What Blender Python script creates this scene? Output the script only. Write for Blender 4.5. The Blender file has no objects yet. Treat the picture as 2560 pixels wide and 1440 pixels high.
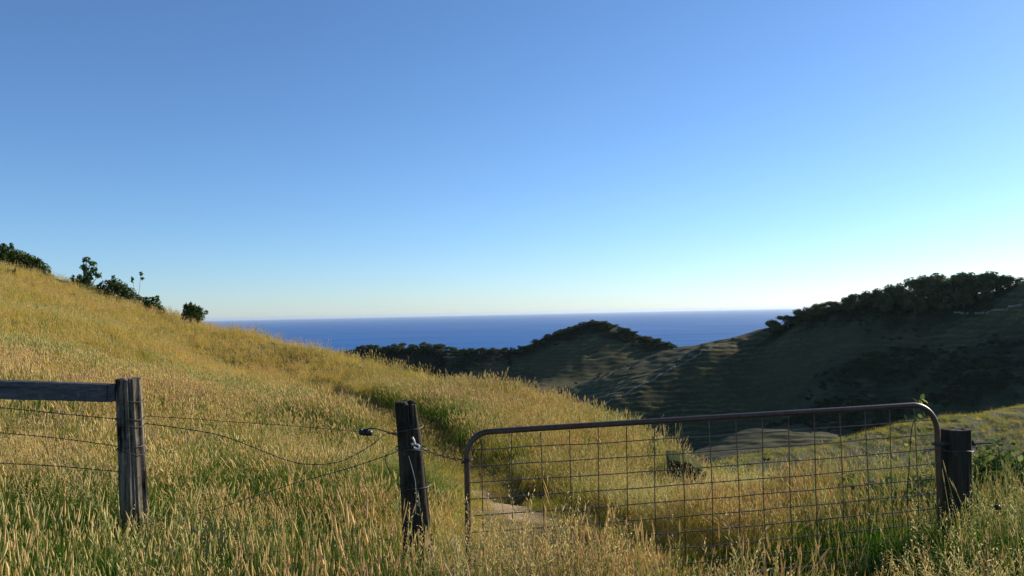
import bpy, math, random
import numpy as np
from mathutils import Vector, Matrix, Euler

# ------------------------------------------------------------------ camera, sky, sun, exposure
scene = bpy.context.scene
C = scene.collection
F = 1971.0                                   # focal length in photo pixels (2560 wide)
PITCH, ROLL = math.radians(1.83), math.radians(-1.2)
cam_data = bpy.data.cameras.new("camera")
cam_data.sensor_width = 36.0
cam_data.lens = 36.0 * F / 2560.0
cam_data.clip_start, cam_data.clip_end = 0.1, 200000.0
cam = bpy.data.objects.new("camera", cam_data)
C.objects.link(cam)
CAM_R = Matrix.Rotation(math.pi / 2 + PITCH, 3, 'X') @ Matrix.Rotation(ROLL, 3, 'Z')
cam.rotation_euler = CAM_R.to_euler()
cam.location = (0, 0, 0)                     # eye height is the scene's zero level
scene.camera = cam

SUN_AZ, SUN_EL = math.radians(57.0), math.radians(22.5)   # azimuth measured from the view direction to the right
SUN_DIR = Vector((math.sin(SUN_AZ) * math.cos(SUN_EL), math.cos(SUN_AZ) * math.cos(SUN_EL), math.sin(SUN_EL)))
world = bpy.data.worlds.new("World")
scene.world = world
world.use_nodes = True
wn, wl = world.node_tree.nodes, world.node_tree.links
wn.clear()
sky = wn.new('ShaderNodeTexSky'); sky.sky_type = 'NISHITA'; sky.sun_disc = False
sky.sun_elevation = SUN_EL
sky.sun_rotation = SUN_AZ
sky.altitude = 0.0; sky.air_density = 0.88; sky.dust_density = 0.16; sky.ozone_density = 6.4
bg = wn.new('ShaderNodeBackground'); bg.inputs['Strength'].default_value = 0.112
wo = wn.new('ShaderNodeOutputWorld')
wl.new(sky.outputs[0], bg.inputs['Color']); wl.new(bg.outputs[0], wo.inputs['Surface'])

sun_data = bpy.data.lights.new("sun", 'SUN')
sun_data.energy = 5.0; sun_data.angle = math.radians(0.53); sun_data.color = (1.0, 0.90, 0.76)
sun = bpy.data.objects.new("sun", sun_data)
sun.rotation_euler = SUN_DIR.to_track_quat('Z', 'Y').to_euler()
C.objects.link(sun)

vs = scene.view_settings
vs.view_transform = 'Standard'; vs.look = 'None'; vs.gamma = 1.0; vs.use_curve_mapping = False
vs.exposure = 0.5
scene.cycles.max_bounces = 4
scene.cycles.diffuse_bounces = 2
scene.cycles.transmission_bounces = 3
scene.cycles.transparent_max_bounces = 4

rnd = random.Random(7)
nrg = np.random.default_rng(11)

# ------------------------------------------------------------------ helpers
def at(px, py, depth):
    """World point on the ground distance `depth` (metres straight ahead) seen at a photo pixel."""
    d = CAM_R @ Vector(((px - 1280) / F, -(py - 720) / F, -1.0))
    return d * (depth / d.y)

def mat(name):
    m = bpy.data.materials.new(name); m.use_nodes = True
    n, l = m.node_tree.nodes, m.node_tree.links
    n.clear()
    out = n.new('ShaderNodeOutputMaterial')
    return m, n, l, out

def node(n, typ, **kw):
    x = n.new(typ)
    for k, v in kw.items():
        if k in x.inputs.keys():
            x.inputs[k].default_value = v
        else:
            setattr(x, k, v)
    return x

def ramp(n, stops, interp='LINEAR'):
    r = n.new('ShaderNodeValToRGB'); e = r.color_ramp.elements
    r.color_ramp.interpolation = interp
    while len(e) < len(stops): e.new(0.5)
    for i, (p, c) in enumerate(stops):
        e[i].position = p; e[i].color = (c[0], c[1], c[2], 1)
    return r

def mixc(n, l, fac, a, b, blend='MIX'):
    m = n.new('ShaderNodeMix'); m.data_type = 'RGBA'; m.blend_type = blend
    for sock, v in ((m.inputs[0], fac), (m.inputs[6], a), (m.inputs[7], b)):
        if hasattr(v, 'is_linked') or isinstance(v, bpy.types.NodeSocket): l.new(v, sock)
        elif isinstance(v, (int, float)): sock.default_value = v
        else: sock.default_value = (v[0], v[1], v[2], 1)
    return m.outputs[2]

def math_n(n, l, op, a, b=0.0, clamp=False):
    m = n.new('ShaderNodeMath'); m.operation = op; m.use_clamp = clamp
    for sock, v in ((m.inputs[0], a), (m.inputs[1], b)):
        if isinstance(v, bpy.types.NodeSocket): l.new(v, sock)
        else: sock.default_value = v
    return m.outputs[0]

def leafy(n, l, out, col, trans=0.35, rough=0.5, spec=0.25, tcol=None):
    p = n.new('ShaderNodeBsdfPrincipled' if spec else 'ShaderNodeBsdfDiffuse')
    if spec: p.inputs['Roughness'].default_value = rough; p.inputs['Specular IOR Level'].default_value = spec
    t = n.new('ShaderNodeBsdfTranslucent')
    mx = n.new('ShaderNodeMixShader'); mx.inputs[0].default_value = trans
    l.new(col, p.inputs['Base Color' if spec else 'Color']); l.new(tcol or col, t.inputs['Color'])
    l.new(p.outputs[0], mx.inputs[1]); l.new(t.outputs[0], mx.inputs[2])
    l.new(mx.outputs[0], out.inputs['Surface'])

def tag(o, label=None, cat=None, group=None, kind=None):
    if label: o['label'] = label
    if cat: o['category'] = cat
    if group: o['group'] = group
    if kind: o['kind'] = kind
    return o

def empty(name, loc=(0, 0, 0)):
    o = bpy.data.objects.new(name, None); C.objects.link(o); o.location = loc
    o.empty_display_size = 0.1
    return o

def np_mesh(name, verts, faces4=None, faces3=None, smooth=False):
    me = bpy.data.meshes.new(name)
    verts = np.asarray(verts, dtype=np.float32)
    f4 = np.zeros((0, 4), np.int32) if faces4 is None else np.asarray(faces4, np.int32).reshape(-1, 4)
    f3 = np.zeros((0, 3), np.int32) if faces3 is None else np.asarray(faces3, np.int32).reshape(-1, 3)
    loops = np.concatenate([f4.ravel(), f3.ravel()])
    starts = np.concatenate([np.arange(len(f4)) * 4, len(f4) * 4 + np.arange(len(f3)) * 3]).astype(np.int32)
    me.vertices.add(len(verts)); me.vertices.foreach_set('co', verts.ravel())
    me.loops.add(len(loops)); me.loops.foreach_set('vertex_index', loops.astype(np.int32))
    me.polygons.add(len(starts)); me.polygons.foreach_set('loop_start', starts)
    if smooth: me.polygons.foreach_set('use_smooth', np.ones(len(starts), bool))
    me.update(calc_edges=True)
    return me

def point_attr(me, name, vals, typ='FLOAT'):
    a = me.attributes.new(name, typ, 'POINT')
    v = np.asarray(vals, np.float32)
    if typ == 'FLOAT': a.data.foreach_set('value', v.ravel())
    elif typ == 'FLOAT_VECTOR': a.data.foreach_set('vector', v.ravel())
    elif typ == 'FLOAT_COLOR': a.data.foreach_set('color', v.ravel())
    elif typ == 'INT': a.data.foreach_set('value', np.asarray(vals, np.int32).ravel())

def link(name, me, material=None, parent=None, loc=None):
    o = bpy.data.objects.new(name, me); C.objects.link(o)
    if material and not me.materials: me.materials.append(material)
    if parent: o.parent = parent
    if loc is not None: o.location = loc
    return o

class MB:
    """Collects simple shapes into one mesh."""
    def __init__(self): self.v, self.f = [], []
    def add(self, vs_, fs_):
        b = len(self.v); self.v += [tuple(p) for p in vs_]; self.f += [tuple(i + b for i in f) for f in fs_]
    def tube(self, pts, rad, sides=6, closed=False, cap=True):
        pts = [Vector(p) for p in pts]; n = len(pts)
        if not hasattr(rad, '__len__'): rad = [rad] * n
        rings, prev = [], None
        for i, p in enumerate(pts):
            if closed: t = (pts[(i + 1) % n] - pts[i - 1])
            else: t = pts[min(i + 1, n - 1)] - pts[max(i - 1, 0)]
            t.normalize()
            if prev is None:
                a = Vector((0, 0, 1)) if abs(t.z) < 0.9 else Vector((1, 0, 0))
                u = t.cross(a).normalized()
            else:
                u = (prev - t * prev.dot(t)).normalized()
            prev = u; w = t.cross(u)
            rings.append([p + (u * math.cos(k * 2 * math.pi / sides) + w * math.sin(k * 2 * math.pi / sides)) * rad[i] for k in range(sides)])
        vs_ = [q for r in rings for q in r]; fs_ = []
        m = n if closed else n - 1
        for i in range(m):
            a, b = i * sides, ((i + 1) % n) * sides
            for k in range(sides):
                k2 = (k + 1) % sides
                fs_.append((a + k, a + k2, b + k2, b + k))
        if cap and not closed:
            fs_.append(tuple(range(sides - 1, -1, -1))); fs_.append(tuple((n - 1) * sides + k for k in range(sides)))
        self.add(vs_, fs_)
    def box(self, lo, hi):
        x0, y0, z0 = lo; x1, y1, z1 = hi
        self.add([(x0, y0, z0), (x1, y0, z0), (x1, y1, z0), (x0, y1, z0), (x0, y0, z1), (x1, y0, z1), (x1, y1, z1), (x0, y1, z1)],
                 [(0, 3, 2, 1), (4, 5, 6, 7), (0, 1, 5, 4), (1, 2, 6, 5), (2, 3, 7, 6), (3, 0, 4, 7)])
    def build(self, name, material, parent=None, smooth=True, loc=None):
        me = bpy.data.meshes.new(name); me.from_pydata(self.v, [], self.f); me.update()
        if smooth:
            me.polygons.foreach_set('use_smooth', np.ones(len(me.polygons), bool))
            try: me.set_sharp_from_angle(angle=math.radians(50))
            except Exception: pass
        return link(name, me, material, parent, loc)

def catmull(pts, k=8):
    pts = [Vector(p) for p in pts]; out = []
    for i in range(len(pts) - 1):
        p0, p1, p2, p3 = pts[max(i - 1, 0)], pts[i], pts[i + 1], pts[min(i + 2, len(pts) - 1)]
        for j in range(k):
            t = j / k
            out.append(0.5 * ((2 * p1) + (p2 - p0) * t + (2 * p0 - 5 * p1 + 4 * p2 - p3) * t * t + (3 * p1 - p0 - 3 * p2 + p3) * t ** 3))
    out.append(pts[-1]); return out

# value noise for terrain and masks
_perm = np.random.default_rng(3).random((256, 256))
def vnoise(x, y):
    xi, yi = np.floor(x).astype(int), np.floor(y).astype(int)
    fx, fy = x - xi, y - yi
    fx = fx * fx * (3 - 2 * fx); fy = fy * fy * (3 - 2 * fy)
    a, b = _perm[xi % 256, yi % 256], _perm[(xi + 1) % 256, yi % 256]
    c, d = _perm[xi % 256, (yi + 1) % 256], _perm[(xi + 1) % 256, (yi + 1) % 256]
    return (a * (1 - fx) + b * fx) * (1 - fy) + (c * (1 - fx) + d * fx) * fy
def fbm(x, y, oct=4):
    s, a, t = 0.0, 1.0, 0.0
    for o in range(oct):
        s = s + a * vnoise(x * 2 ** o + 17.3 * o, y * 2 ** o + 9.1 * o); t += a; a *= 0.5
    return s / t
def sstep(a, b, x):
    t = np.clip((x - a) / (b - a), 0, 1); return t * t * (3 - 2 * t)

class RBF:
    def __init__(self, pts, c, lam=1e-3):
        self.p = np.array([(p[0], p[1]) for p in pts], float); z = np.array([p[2] for p in pts], float); self.c = c
        n = len(z); A = np.zeros((n + 3, n + 3))
        A[:n, :n] = self.k(self.p[:, None, :] - self.p[None, :, :]) + np.eye(n) * lam
        P = np.c_[np.ones(n), self.p]; A[:n, n:] = P; A[n:, :n] = P.T
        self.w = np.linalg.solve(A, np.r_[z, 0, 0, 0])
    def k(self, d): return -np.sqrt((d ** 2).sum(-1) + self.c ** 2)
    def __call__(self, x, y):
        x = np.asarray(x, float); y = np.asarray(y, float); sh = x.shape; x = x.ravel(); y = y.ravel()
        out = np.empty(len(x)); n = len(self.p)
        for s in range(0, len(x), 8000):
            e = min(s + 8000, len(x)); q = np.c_[x[s:e], y[s:e]]
            d2 = q @ (-2 * self.p.T); d2 += (q ** 2).sum(1)[:, None]; d2 += (self.p ** 2).sum(1) + self.c ** 2
            out[s:e] = -(np.sqrt(np.maximum(d2, 0, out=d2), out=d2) @ self.w[:n]) + self.w[n] + q @ self.w[n + 1:]
        return out.reshape(sh)

# ------------------------------------------------------------------ terrain: the near shoulder of the hill
near_pts = [(0, 0, -1.62), (-3, 0.5, -1.45), (3.5, 0.5, -1.75), (0, 3, -1.74), (-3, 3, -1.52), (3, 3, -1.80), (7, 2, -1.95),
            (-0.3, 5.1, -1.92), (1.5, 5.4, -1.95), (3.1, 5.7, -1.88), (-1.6, 5.3, -1.72), (-2.66, 5.5, -1.60), (-4.6, 5.5, -1.45), (-8, 5.5, -1.0),
            (5, 6, -1.85), (-8, 0, -1.1), (0, -5, -1.5), (-8, -5, -1.0), (7, -5, -1.9), (9, 6, -2.2), (1.5, 7.5, -2.08), (3.2, 7.2, -2.0)]
def npt(px, py, d, gh):
    p = at(px, py, d); near_pts.append((p.x, p.y, p.z - gh)); return near_pts[-1]
for a in [(1250, 1228, 8.6, .12), (1000, 1050, 15, .2), (760, 957, 25, .25), (640, 922, 28.5, .3), (560, 900, 31, .35),
          (300, 1000, 10.5, .45), (300, 890, 16, .5), (300, 800, 27, .5), (60, 900, 12, .5), (60, 760, 25, .5),
          (600, 1050, 11, .45), (600, 960, 18, .45), (850, 1100, 10.5, .4), (1400, 1160, 10.5, .35), (1500, 1230, 8.5, .25), (1700, 1230, 8.0, .3)]:
    npt(*a)
crest = [(-250, 560, 46, .5), (0, 636, 45, .5), (180, 684, 44, .5), (410, 770, 42, .5), (520, 803, 40, .45), (640, 818, 38, .45), (780, 842, 34, .5),
         (900, 876, 30, .5), (1050, 910, 26, .5), (1280, 938, 21.5, .5), (1400, 967, 19, .5), (1500, 1012, 16, .45), (1560, 1052, 14, .4),
         (1600, 1097, 12.3, .35), (1660, 1146, 10.8, .3), (1760, 1178, 9.8, .3), (1900, 1172, 9.2, .38), (2050, 1150, 9.0, .45), (2200, 1124, 8.7, .5), (2400, 1125, 8.3, .5),
         (2560, 1160, 8.2, .45), (2800, 1190, 8.2, .45)]
crest_line = []
for a in crest:
    x, y, z = npt(*a); crest_line.append((x, y))
    h = Vector((x, y)).normalized(); c = a[0]
    dirv = Vector((.1, 1) if c >= 1900 else (.7, .7) if c >= 1740 else (1, .15) if c >= 1450 else (.6, .8) if c >= 1280 else (h.x, h.y + .4)).normalized()
    for s in ((12, 40) if c < 1400 else (14,)): near_pts.append((x + dirv.x * s, y + dirv.y * s, z))
crest_line = np.array([(-90, 52)] + crest_line + [(13, 7.5), (40, 4)])
near_rbf = RBF(near_pts, 1.6)
track = np.array([(1.6, 1.0), (1.5, 3.0), (1.2, 5.4), (0.55, 7.2), (-0.1, 8.8), (-1.0, 11.5), (-2.1, 15), (-4.0, 19.5), (-6.5, 25), (-9, 29.5)])
def line_dist(line, x, y):
    """signed distance to a line on the ground (positive on its right-hand side)"""
    best = np.full(np.shape(x), 1e9); sgn = np.zeros(np.shape(x))
    for a, b in zip(line[:-1], line[1:]):
        d = b - a; L2 = d @ d
        t = np.clip(((x - a[0]) * d[0] + (y - a[1]) * d[1]) / L2, 0, 1)
        qx, qy = x - a[0] - t * d[0], y - a[1] - t * d[1]
        r = np.sqrt(qx ** 2 + qy ** 2); s = np.sign(d[1] * qx - d[0] * qy)
        m = r < best - 1e-6; best = np.where(m, r, best); sgn = np.where(m, s, sgn)
    return best * np.where(sgn == 0, 1, sgn)
def track_dist(x, y): return line_dist(track, x, y)
def zn(x, y):
    x = np.asarray(x, float); y = np.asarray(y, float)
    z = near_rbf(x, y)
    over = np.maximum(-line_dist(crest_line, x, y), 0)                     # past the brow the ground drops into the gully
    steep = sstep(-22, 0, x)
    z = z - (0.035 + 0.225 * steep) * over ** (1.8 - 0.32 * steep) - 0.50 * steep * np.minimum(over, 8)
    td = track_dist(x, y)
    far = sstep(6.5, 9.5, y) * sstep(32, 22, y)
    bank = sstep(0.55, 1.15, td) * np.exp(-np.maximum(td - 1.15, 0) / 1.1)
    z = z + 0.13 * bank * far * sstep(9.0, 13.5, y) + 0.06 * bank * far - 0.06 * np.exp(-(td / 0.8) ** 2) * far
    for px, py, d, w in ((1290, 1160, 9.7, .42), (1340, 1185, 9.5, .25), (1395, 1322, 7.2, .24), (1440, 1380, 6.6, .2)):   # eroded hollows
        q = at(px, py, d); z = z - .22 * np.exp(-(((x - q.x) ** 2 + (y - q.y) ** 2) / w ** 2) ** 1.5)
    z = z + 0.10 * (fbm(x * 0.9, y * 0.9, 3) - 0.5) + 0.12 * (fbm(x * 0.16 + 5, y * 0.16, 2) - 0.5) * sstep(8, 20, y)
    return z
def zn1(x, y): return float(zn(np.array([x]), np.array([y]))[0])

# ------------------------------------------------------------------ terrain: the far hills across the gully
far_pts = []
def fp(px, py, d, dz=0.0):
    p = at(px, py, d); far_pts.append((p.x, p.y, p.z + dz)); return p
ridge = [(1690, 868, 240), (1800, 850, 232), (1900, 824, 225), (2000, 795, 217), (2080, 775, 212), (2200, 755, 205), (2350, 738, 198), (2480, 728, 192), (2560, 703, 186), (2720, 670, 180), (2900, 640, 175)]
for a in ridge:
    p = fp(*a)
    far_pts.append((p.x + 6, p.y + 16, p.z - 3)); far_pts.append((p.x + 20, p.y + 60, p.z - 22)); far_pts.append((p.x + 40, p.y + 140, p.z - 70))
def face(px, d_r, py_r, slope, rows):
    """points down a hillside that falls towards us at `slope` from a crest seen at (px, py_r)"""
    c = at(px, py_r, d_r)
    for py in rows:
        q = at(px, py, 1.0); d = (slope * d_r - c.z) / (slope - q.z); far_pts.append((q.x * d, d, q.z * d))
pa, pb = at(1508, 1005, 196), at(1800, 856, 217)
for k in range(10):                                                            # the straight spur that carries the path
    q = pa.lerp(pb, k / 9); far_pts.append((q.x, q.y, q.z + .3)); far_pts.append((q.x - 3, q.y + 6, q.z - .6)); far_pts.append((q.x + 2.2, q.y - 4.4, q.z - 3.2)); far_pts.append((q.x + 6, q.y - 13, q.z - 10))
for px, d_r, py_r, sl, rows in [(1880, 222, 836, .66, (880, 930, 980, 1030)), (1960, 220, 808, .60, (850, 900, 950, 1000, 1050)),
                                (2100, 211, 770, .60, (820, 880)), (2250, 203, 750, .60, (800, 860, 920, 980, 1030)), (2400, 196, 735, .60, (790, 840)), (2550, 187, 706, .60, (770, 830)), (2720, 180, 670, .60, (750, 850, 950))]:
    face(px, d_r, py_r, sl, rows)
# low spurs that stand out of the face, gullies between them
for px, py, d in [(2110, 935, 181), (2120, 985, 172), (2080, 1040, 164), (1980, 1065, 158), (1850, 1078, 156), (2200, 1010, 163), (2180, 1060, 156), (2420, 890, 165), (2440, 940, 157), (2450, 990, 149), (2560, 900, 158), (2570, 960, 149), (2330, 1000, 158)]:
    fp(px, py, d - 2)
for px in (1500, 1700, 1900, 2100, 2300, 2500, 2700):                          # floor of the gully behind the lower spur
    for d in (98, 128):
        p = at(px, 1000, d); far_pts.append((p.x, p.y, -25.0 if d > 100 else -20.0))
spur = [(1640, 1140, 43), (1720, 1131, 46), (1850, 1116, 52), (2013, 1099, 58), (2213, 1057, 66), (2347, 1034, 72), (2560, 1006, 82), (2720, 985, 92)]
def catmull0(pts, k):
    out = []
    for i in range(len(pts) - 1):
        p0, p1, p2, p3 = pts[max(i - 1, 0)], pts[i], pts[i + 1], pts[min(i + 2, len(pts) - 1)]
        out += [0.5 * ((2 * p1) + (p2 - p0) * t + (2 * p0 - 5 * p1 + 4 * p2 - p3) * t * t + (3 * p1 - p0 - 3 * p2 + p3) * t ** 3) for t in (j / k for j in range(k))]
    return out + [pts[-1]]
for p in catmull0([at(*a) for a in spur], 3):
    far_pts.append(tuple(p)); far_pts.append((p.x - .8, p.y - 3, p.z - 1.45)); far_pts.append((p.x - 2, p.y - 8, p.z - 4.6)); far_pts.append((p.x + 1.5, p.y + 6, p.z - 2.6))
for px, d, z in [(1500, 30, -15), (1800, 34, -15.5), (2100, 40, -16), (2400, 46, -17), (2700, 55, -18), (1280, 40, -19), (1280, 80, -22), (1300, 130, -30), (1900, 15, -13), (2600, 15, -13), (1200, 15, -16), (600, 60, -20), (600, 120, -24), (1000, 180, -24), (300, 90, -22), (0, 200, -28), (-300, 120, -25), (1300, 180, -32), (1500, 160, -33), (1700, 165, -31)]:
    far_pts.append(((px - 1280) / F * d, d, z))
peak = [(1280, 880, 335), (1350, 856, 338), (1420, 832, 340), (1490, 810, 345), (1570, 832, 340), (1640, 855, 335), (1690, 872, 325)]
for a in peak:
    p = fp(*a); far_pts.append((p.x, p.y + 30, p.z - 9)); far_pts.append((p.x, p.y + 90, p.z - 50))
for a in [(1230, 884, 330), (1100, 880, 335), (1000, 878, 340), (920, 880, 340), (820, 888, 340), (650, 895, 340)]:
    p = fp(*a); far_pts.append((p.x, p.y + 25, p.z - 8)); far_pts.append((p.x, p.y + 90, p.z - 50))
for px, d_r, py_r, rows in [(1300, 336, 874, (900, 920, 945)), (1350, 338, 856, (880, 905, 940)), (1420, 340, 832, (860, 890, 915, 940)), (1490, 345, 810, (840, 870, 900, 920)), (1570, 340, 832, (858, 885)), (1640, 335, 855, (872,)), (1200, 331, 884, (905, 930)), (1100, 335, 880, (900, 925)), (1000, 340, 878, (900, 925))]:
    face(px, d_r, py_r, .6, rows)
for a in [(1455, 955, 246), (1560, 925, 228), (1640, 886, 236), (1400, 985, 232), (1480, 985, 216), (1300, 985, 262), (1150, 985, 262)]:
    fp(*a)
far_rbf = RBF(far_pts, 5.0, 0.6)
def zf(x, y, worn_lit=False):
    z = far_rbf(x, y)
    z = z + (0.4 + 0.9 * sstep(70, 130, y)) * (fbm(x * 0.035, y * 0.035, 3) - 0.5) + 2.6 * sstep(110, 150, y) * (fbm(x * 0.075 + 31, y * 0.055, 3) - 0.5) + 0.5 * (fbm(x * 0.2, y * 0.2, 3) - 0.5)
    h = 0.62 + 0.85 * sstep(90, 240, y)                                        # sheep terracettes: narrow level treads with steep little risers
    t = z / h + (0.5 + 0.7 * sstep(90, 140, y)) * (fbm(x * 0.30 + 4, y * 0.30, 3) - 0.5) + 2.8 * (fbm(x * 0.05 + 40, y * 0.05, 3) - 0.5)
    fr = t - np.floor(t)
    prof = np.where(fr < 0.64, fr * 0.03 / 0.64, 0.03 + (fr - 0.64) * 0.97 / 0.36)
    m = sstep(0.36, 0.60, fbm(x * 0.06 + 11, y * 0.06 + 3, 3)) * (0.25 + 0.75 * sstep(0.3, 0.65, fbm(x * 0.25, y * 0.25 + 70, 2)))
    m = np.maximum(0.30 + 0.70 * m, sstep(110, 70, y) * 0.85) * (0.35 + 0.65 * sstep(.3, .55, fbm(x * 0.5 + 80, y * 0.9, 2)))
    if worn_lit: return z + (prof - fr) * h * m * 0.95, sstep(.05, .2, fr) * sstep(.72, .55, fr) * m * (0.32 + 0.68 * sstep(85, 130, y)) * sstep(.25, .5, fbm(x * .4 + 6, y * .8, 2))   # trodden treads, also marked so their sunlit stripes can be painted in
    return z + (prof - fr) * h * m * 0.95
def zf1(x, y): return float(zf(np.array([x]), np.array([y]))[0])

def grid_mesh(name, X, Y, Z, keep=None):
    r, c = X.shape
    idx = np.arange(r * c).reshape(r, c)
    q = np.stack([idx[:-1, :-1], idx[:-1, 1:], idx[1:, 1:], idx[1:, :-1]], -1).reshape(-1, 4)
    if keep is not None:
        k = keep.ravel()[q].any(1); q = q[k]
    return np_mesh(name, np.stack([X, Y, Z], -1).reshape(-1, 3), q, smooth=True)

# ---- ground materials
def terrain_material(name, near):
    m, n, l, out = mat(name)
    tc = n.new('ShaderNodeTexCoord')
    def noise(scale, detail=5, rough=0.6):
        x = node(n, 'ShaderNodeTexNoise', Scale=scale, Detail=detail, Roughness=rough); l.new(tc.outputs['Object'], x.inputs['Vector']); return x.outputs['Fac']
    p = node(n, 'ShaderNodeBsdfPrincipled', Roughness=0.95); p.inputs['Specular IOR Level'].default_value = 0.1
    if near:
        r1 = ramp(n, [(0.3, (0.07, 0.055, 0.02)), (0.6, (0.19, 0.13, 0.045))]); l.new(noise(2.2), r1.inputs[0])
        r2 = ramp(n, [(0.35, (0.06, 0.08, 0.02)), (0.7, (0.24, 0.17, 0.06))]); l.new(noise(14), r2.inputs[0])
        col = mixc(n, l, 0.5, r1.outputs[0], r2.outputs[0])
        a = node(n, 'ShaderNodeAttribute', attribute_name='sand')
        rs = ramp(n, [(0.3, (0.24, 0.16, 0.08)), (0.7, (0.50, 0.37, 0.21))]); l.new(noise(25), rs.inputs[0])
        col = mixc(n, l, a.outputs['Fac'], col, rs.outputs[0])
        a2 = node(n, 'ShaderNodeAttribute', attribute_name='soil')
        col = mixc(n, l, a2.outputs['Fac'], col, (0.05, 0.032, 0.022))
        b = node(n, 'ShaderNodeBump', Strength=0.8, Distance=0.04); l.new(noise(30, 8, 0.7), b.inputs['Height'])
    else:
        r1 = ramp(n, [(0.32, (0.040, 0.041, 0.020)), (0.5, (0.080, 0.078, 0.033)), (0.68, (0.145, 0.125, 0.052))]); l.new(noise(0.11, 8, 0.65), r1.inputs[0])
        r2 = ramp(n, [(0.3, (0.040, 0.041, 0.020)), (0.55, (0.09, 0.086, 0.036)), (0.75, (0.19, 0.16, 0.07))]); l.new(noise(1.7, 6, 0.7), r2.inputs[0])
        col = mixc(n, l, 0.5, r1.outputs[0], r2.outputs[0])
        w = node(n, 'ShaderNodeAttribute', attribute_name='worn_lit')
        col = mixc(n, l, math_n(n, l, 'MULTIPLY', w.outputs['Fac'], 0.75), mixc(n, l, 0.5, col, (0.034, 0.036, 0.016)), (0.20, 0.172, 0.065))  # bare treads paler, risers darker: sun-and-shade stripes put into the colour
        a = node(n, 'ShaderNodeAttribute', attribute_name='scrubland')
        col = mixc(n, l, a.outputs['Fac'], col, (0.022, 0.032, 0.014))
        b = node(n, 'ShaderNodeBump', Strength=0.6, Distance=0.10); l.new(noise(2.2, 8, 0.7), b.inputs['Height'])
    l.new(col, p.inputs['Base Color']); l.new(b.outputs[0], p.inputs['Normal'])
    l.new(p.outputs[0], out.inputs['Surface'])
    return m

# near hillside
gx, gy = np.arange(-62, 24, 0.25), np.arange(-8, 80, 0.25)
X, Y = np.meshgrid(gx, gy)
Z = zn(X, Y)
keep = Z > -21
me = grid_mesh('hillside', X, Y, Z, keep)
td = track_dist(X, Y)
def masks(x, y):
    td = track_dist(x, y)
    a, b = at(1192, 1192, 10.0), at(1308, 1256, 8.2)
    ab = np.array([b.x - a.x, b.y - a.y]); tt = np.clip(((x - a.x) * ab[0] + (y - a.y) * ab[1]) / (ab @ ab), 0, 1)
    rs = np.hypot(x - a.x - tt * ab[0], y - a.y - tt * ab[1])
    ex = fbm(x * 2.5, y * 2.5, 3)
    sand = sstep(0.38, 0.20, rs) * sstep(0.3, 0.45, ex + 0.15)
    soil = np.zeros_like(sand)
    for px, py, d, rx, ry in ((1288, 1165, 9.6, .33, .55), (1335, 1185, 9.4, .25, .3), (1420, 1188, 9.6, .22, .3), (1395, 1322, 7.25, .26, .22), (1440, 1380, 6.6, .22, .2)):
        q = at(px, py, d)
        soil = np.maximum(soil, np.exp(-(((x - q.x) / rx) ** 2 + ((y - q.y) / ry) ** 2) ** 2))
    return sand, soil * (1 - sand)
sand, soil = masks(X, Y)
point_attr(me, 'sand', sand.ravel()); point_attr(me, 'soil', soil.ravel())
tag(link('hillside', me, terrain_material('hillside_ground', True)), kind='structure')

# far hills
rows = np.r_[np.arange(13, 36, 0.8), np.arange(36, 48, 0.3), np.arange(48, 90, 0.16), np.arange(90, 100, .3), np.arange(100, 250, 0.40), np.arange(250, 350, 0.7), np.arange(350, 480, 3.0)]
cols = np.linspace(-0.80, 0.95, 540)
U, V = np.meshgrid(cols, rows)
# columns are packed where the hills are in view, thin where the near hill hides them
U = np.where(U < -0.18, -0.18 + (U + 0.18) * 1.6, U)
X, Y = U * V, V
Z, WORN_LIT = zf(X, Y, True)
me = grid_mesh('hills', X, Y, Z)
def px_of(x, y, z):
    v = np.stack([np.asarray(x, float), np.asarray(y, float), np.asarray(z, float)], -1) @ np.array(CAM_R)
    return 1280 + F * v[..., 0] / -v[..., 2], 720 - F * v[..., 1] / -v[..., 2]
def blob(px, py, list_):
    m = np.zeros_like(px)
    for cx, cy, rx, ry in list_: m = np.maximum(m, sstep(1.15, 0.75, np.sqrt(((px - cx) / rx) ** 2 + ((py - cy) / ry) ** 2)))
    return m
def scrub_mask(x, y, z):
    """where bush grows, laid out on the hills themselves: the peak's cap, the seaward strip, the ridge wood and three gully patches"""
    m = np.zeros_like(x)
    def patch(px, py, d, rx, ry):
        q = at(px, py, d); return np.exp(-(((x - q.x) / rx) ** 2 + ((y - q.y) / ry) ** 2) ** 2)
    for a in ((1490, 830, 342, 14, 5), (1570, 848, 338, 14, 5), (1640, 862, 332, 8, 4), (1400, 850, 338, 13, 4), (1330, 872, 335, 10, 4),
              (1210, 882, 333, 12, 9), (1130, 880, 335, 15, 16), (1040, 880, 330, 18, 22), (950, 880, 330, 18, 22), (880, 880, 330, 14, 20),
              (2350, 750, 194, 12, 8), (2250, 755, 198, 10, 7), (2150, 775, 204, 8, 5), (2450, 750, 190, 8, 6), (2060, 785, 210, 6, 3), (1960, 805, 217, 8, 2.5)):
        m = np.maximum(m, patch(*a))
    for a in ((2110, 935, 180, 9, 9), (2150, 990, 170, 9, 9), (2030, 1000, 168, 8, 9), (2150, 1060, 156, 9, 8), (2420, 890, 165, 12, 9), (2520, 900, 160, 10, 9), (2380, 950, 158, 9, 9), (2250, 900, 178, 9, 8), (2480, 980, 150, 12, 9)):
        m = np.maximum(m, patch(*a) * 0.75)
    return m
sm = scrub_mask(X, Y, Z) * sstep(0.30, 0.55, fbm(X * 0.3, Y * 0.3, 3) + 0.1)
point_attr(me, 'scrubland', sm.ravel()); point_attr(me, 'worn_lit', WORN_LIT.ravel())
tag(link('hills', me, terrain_material('hill_pasture', False)), kind='structure')

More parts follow.
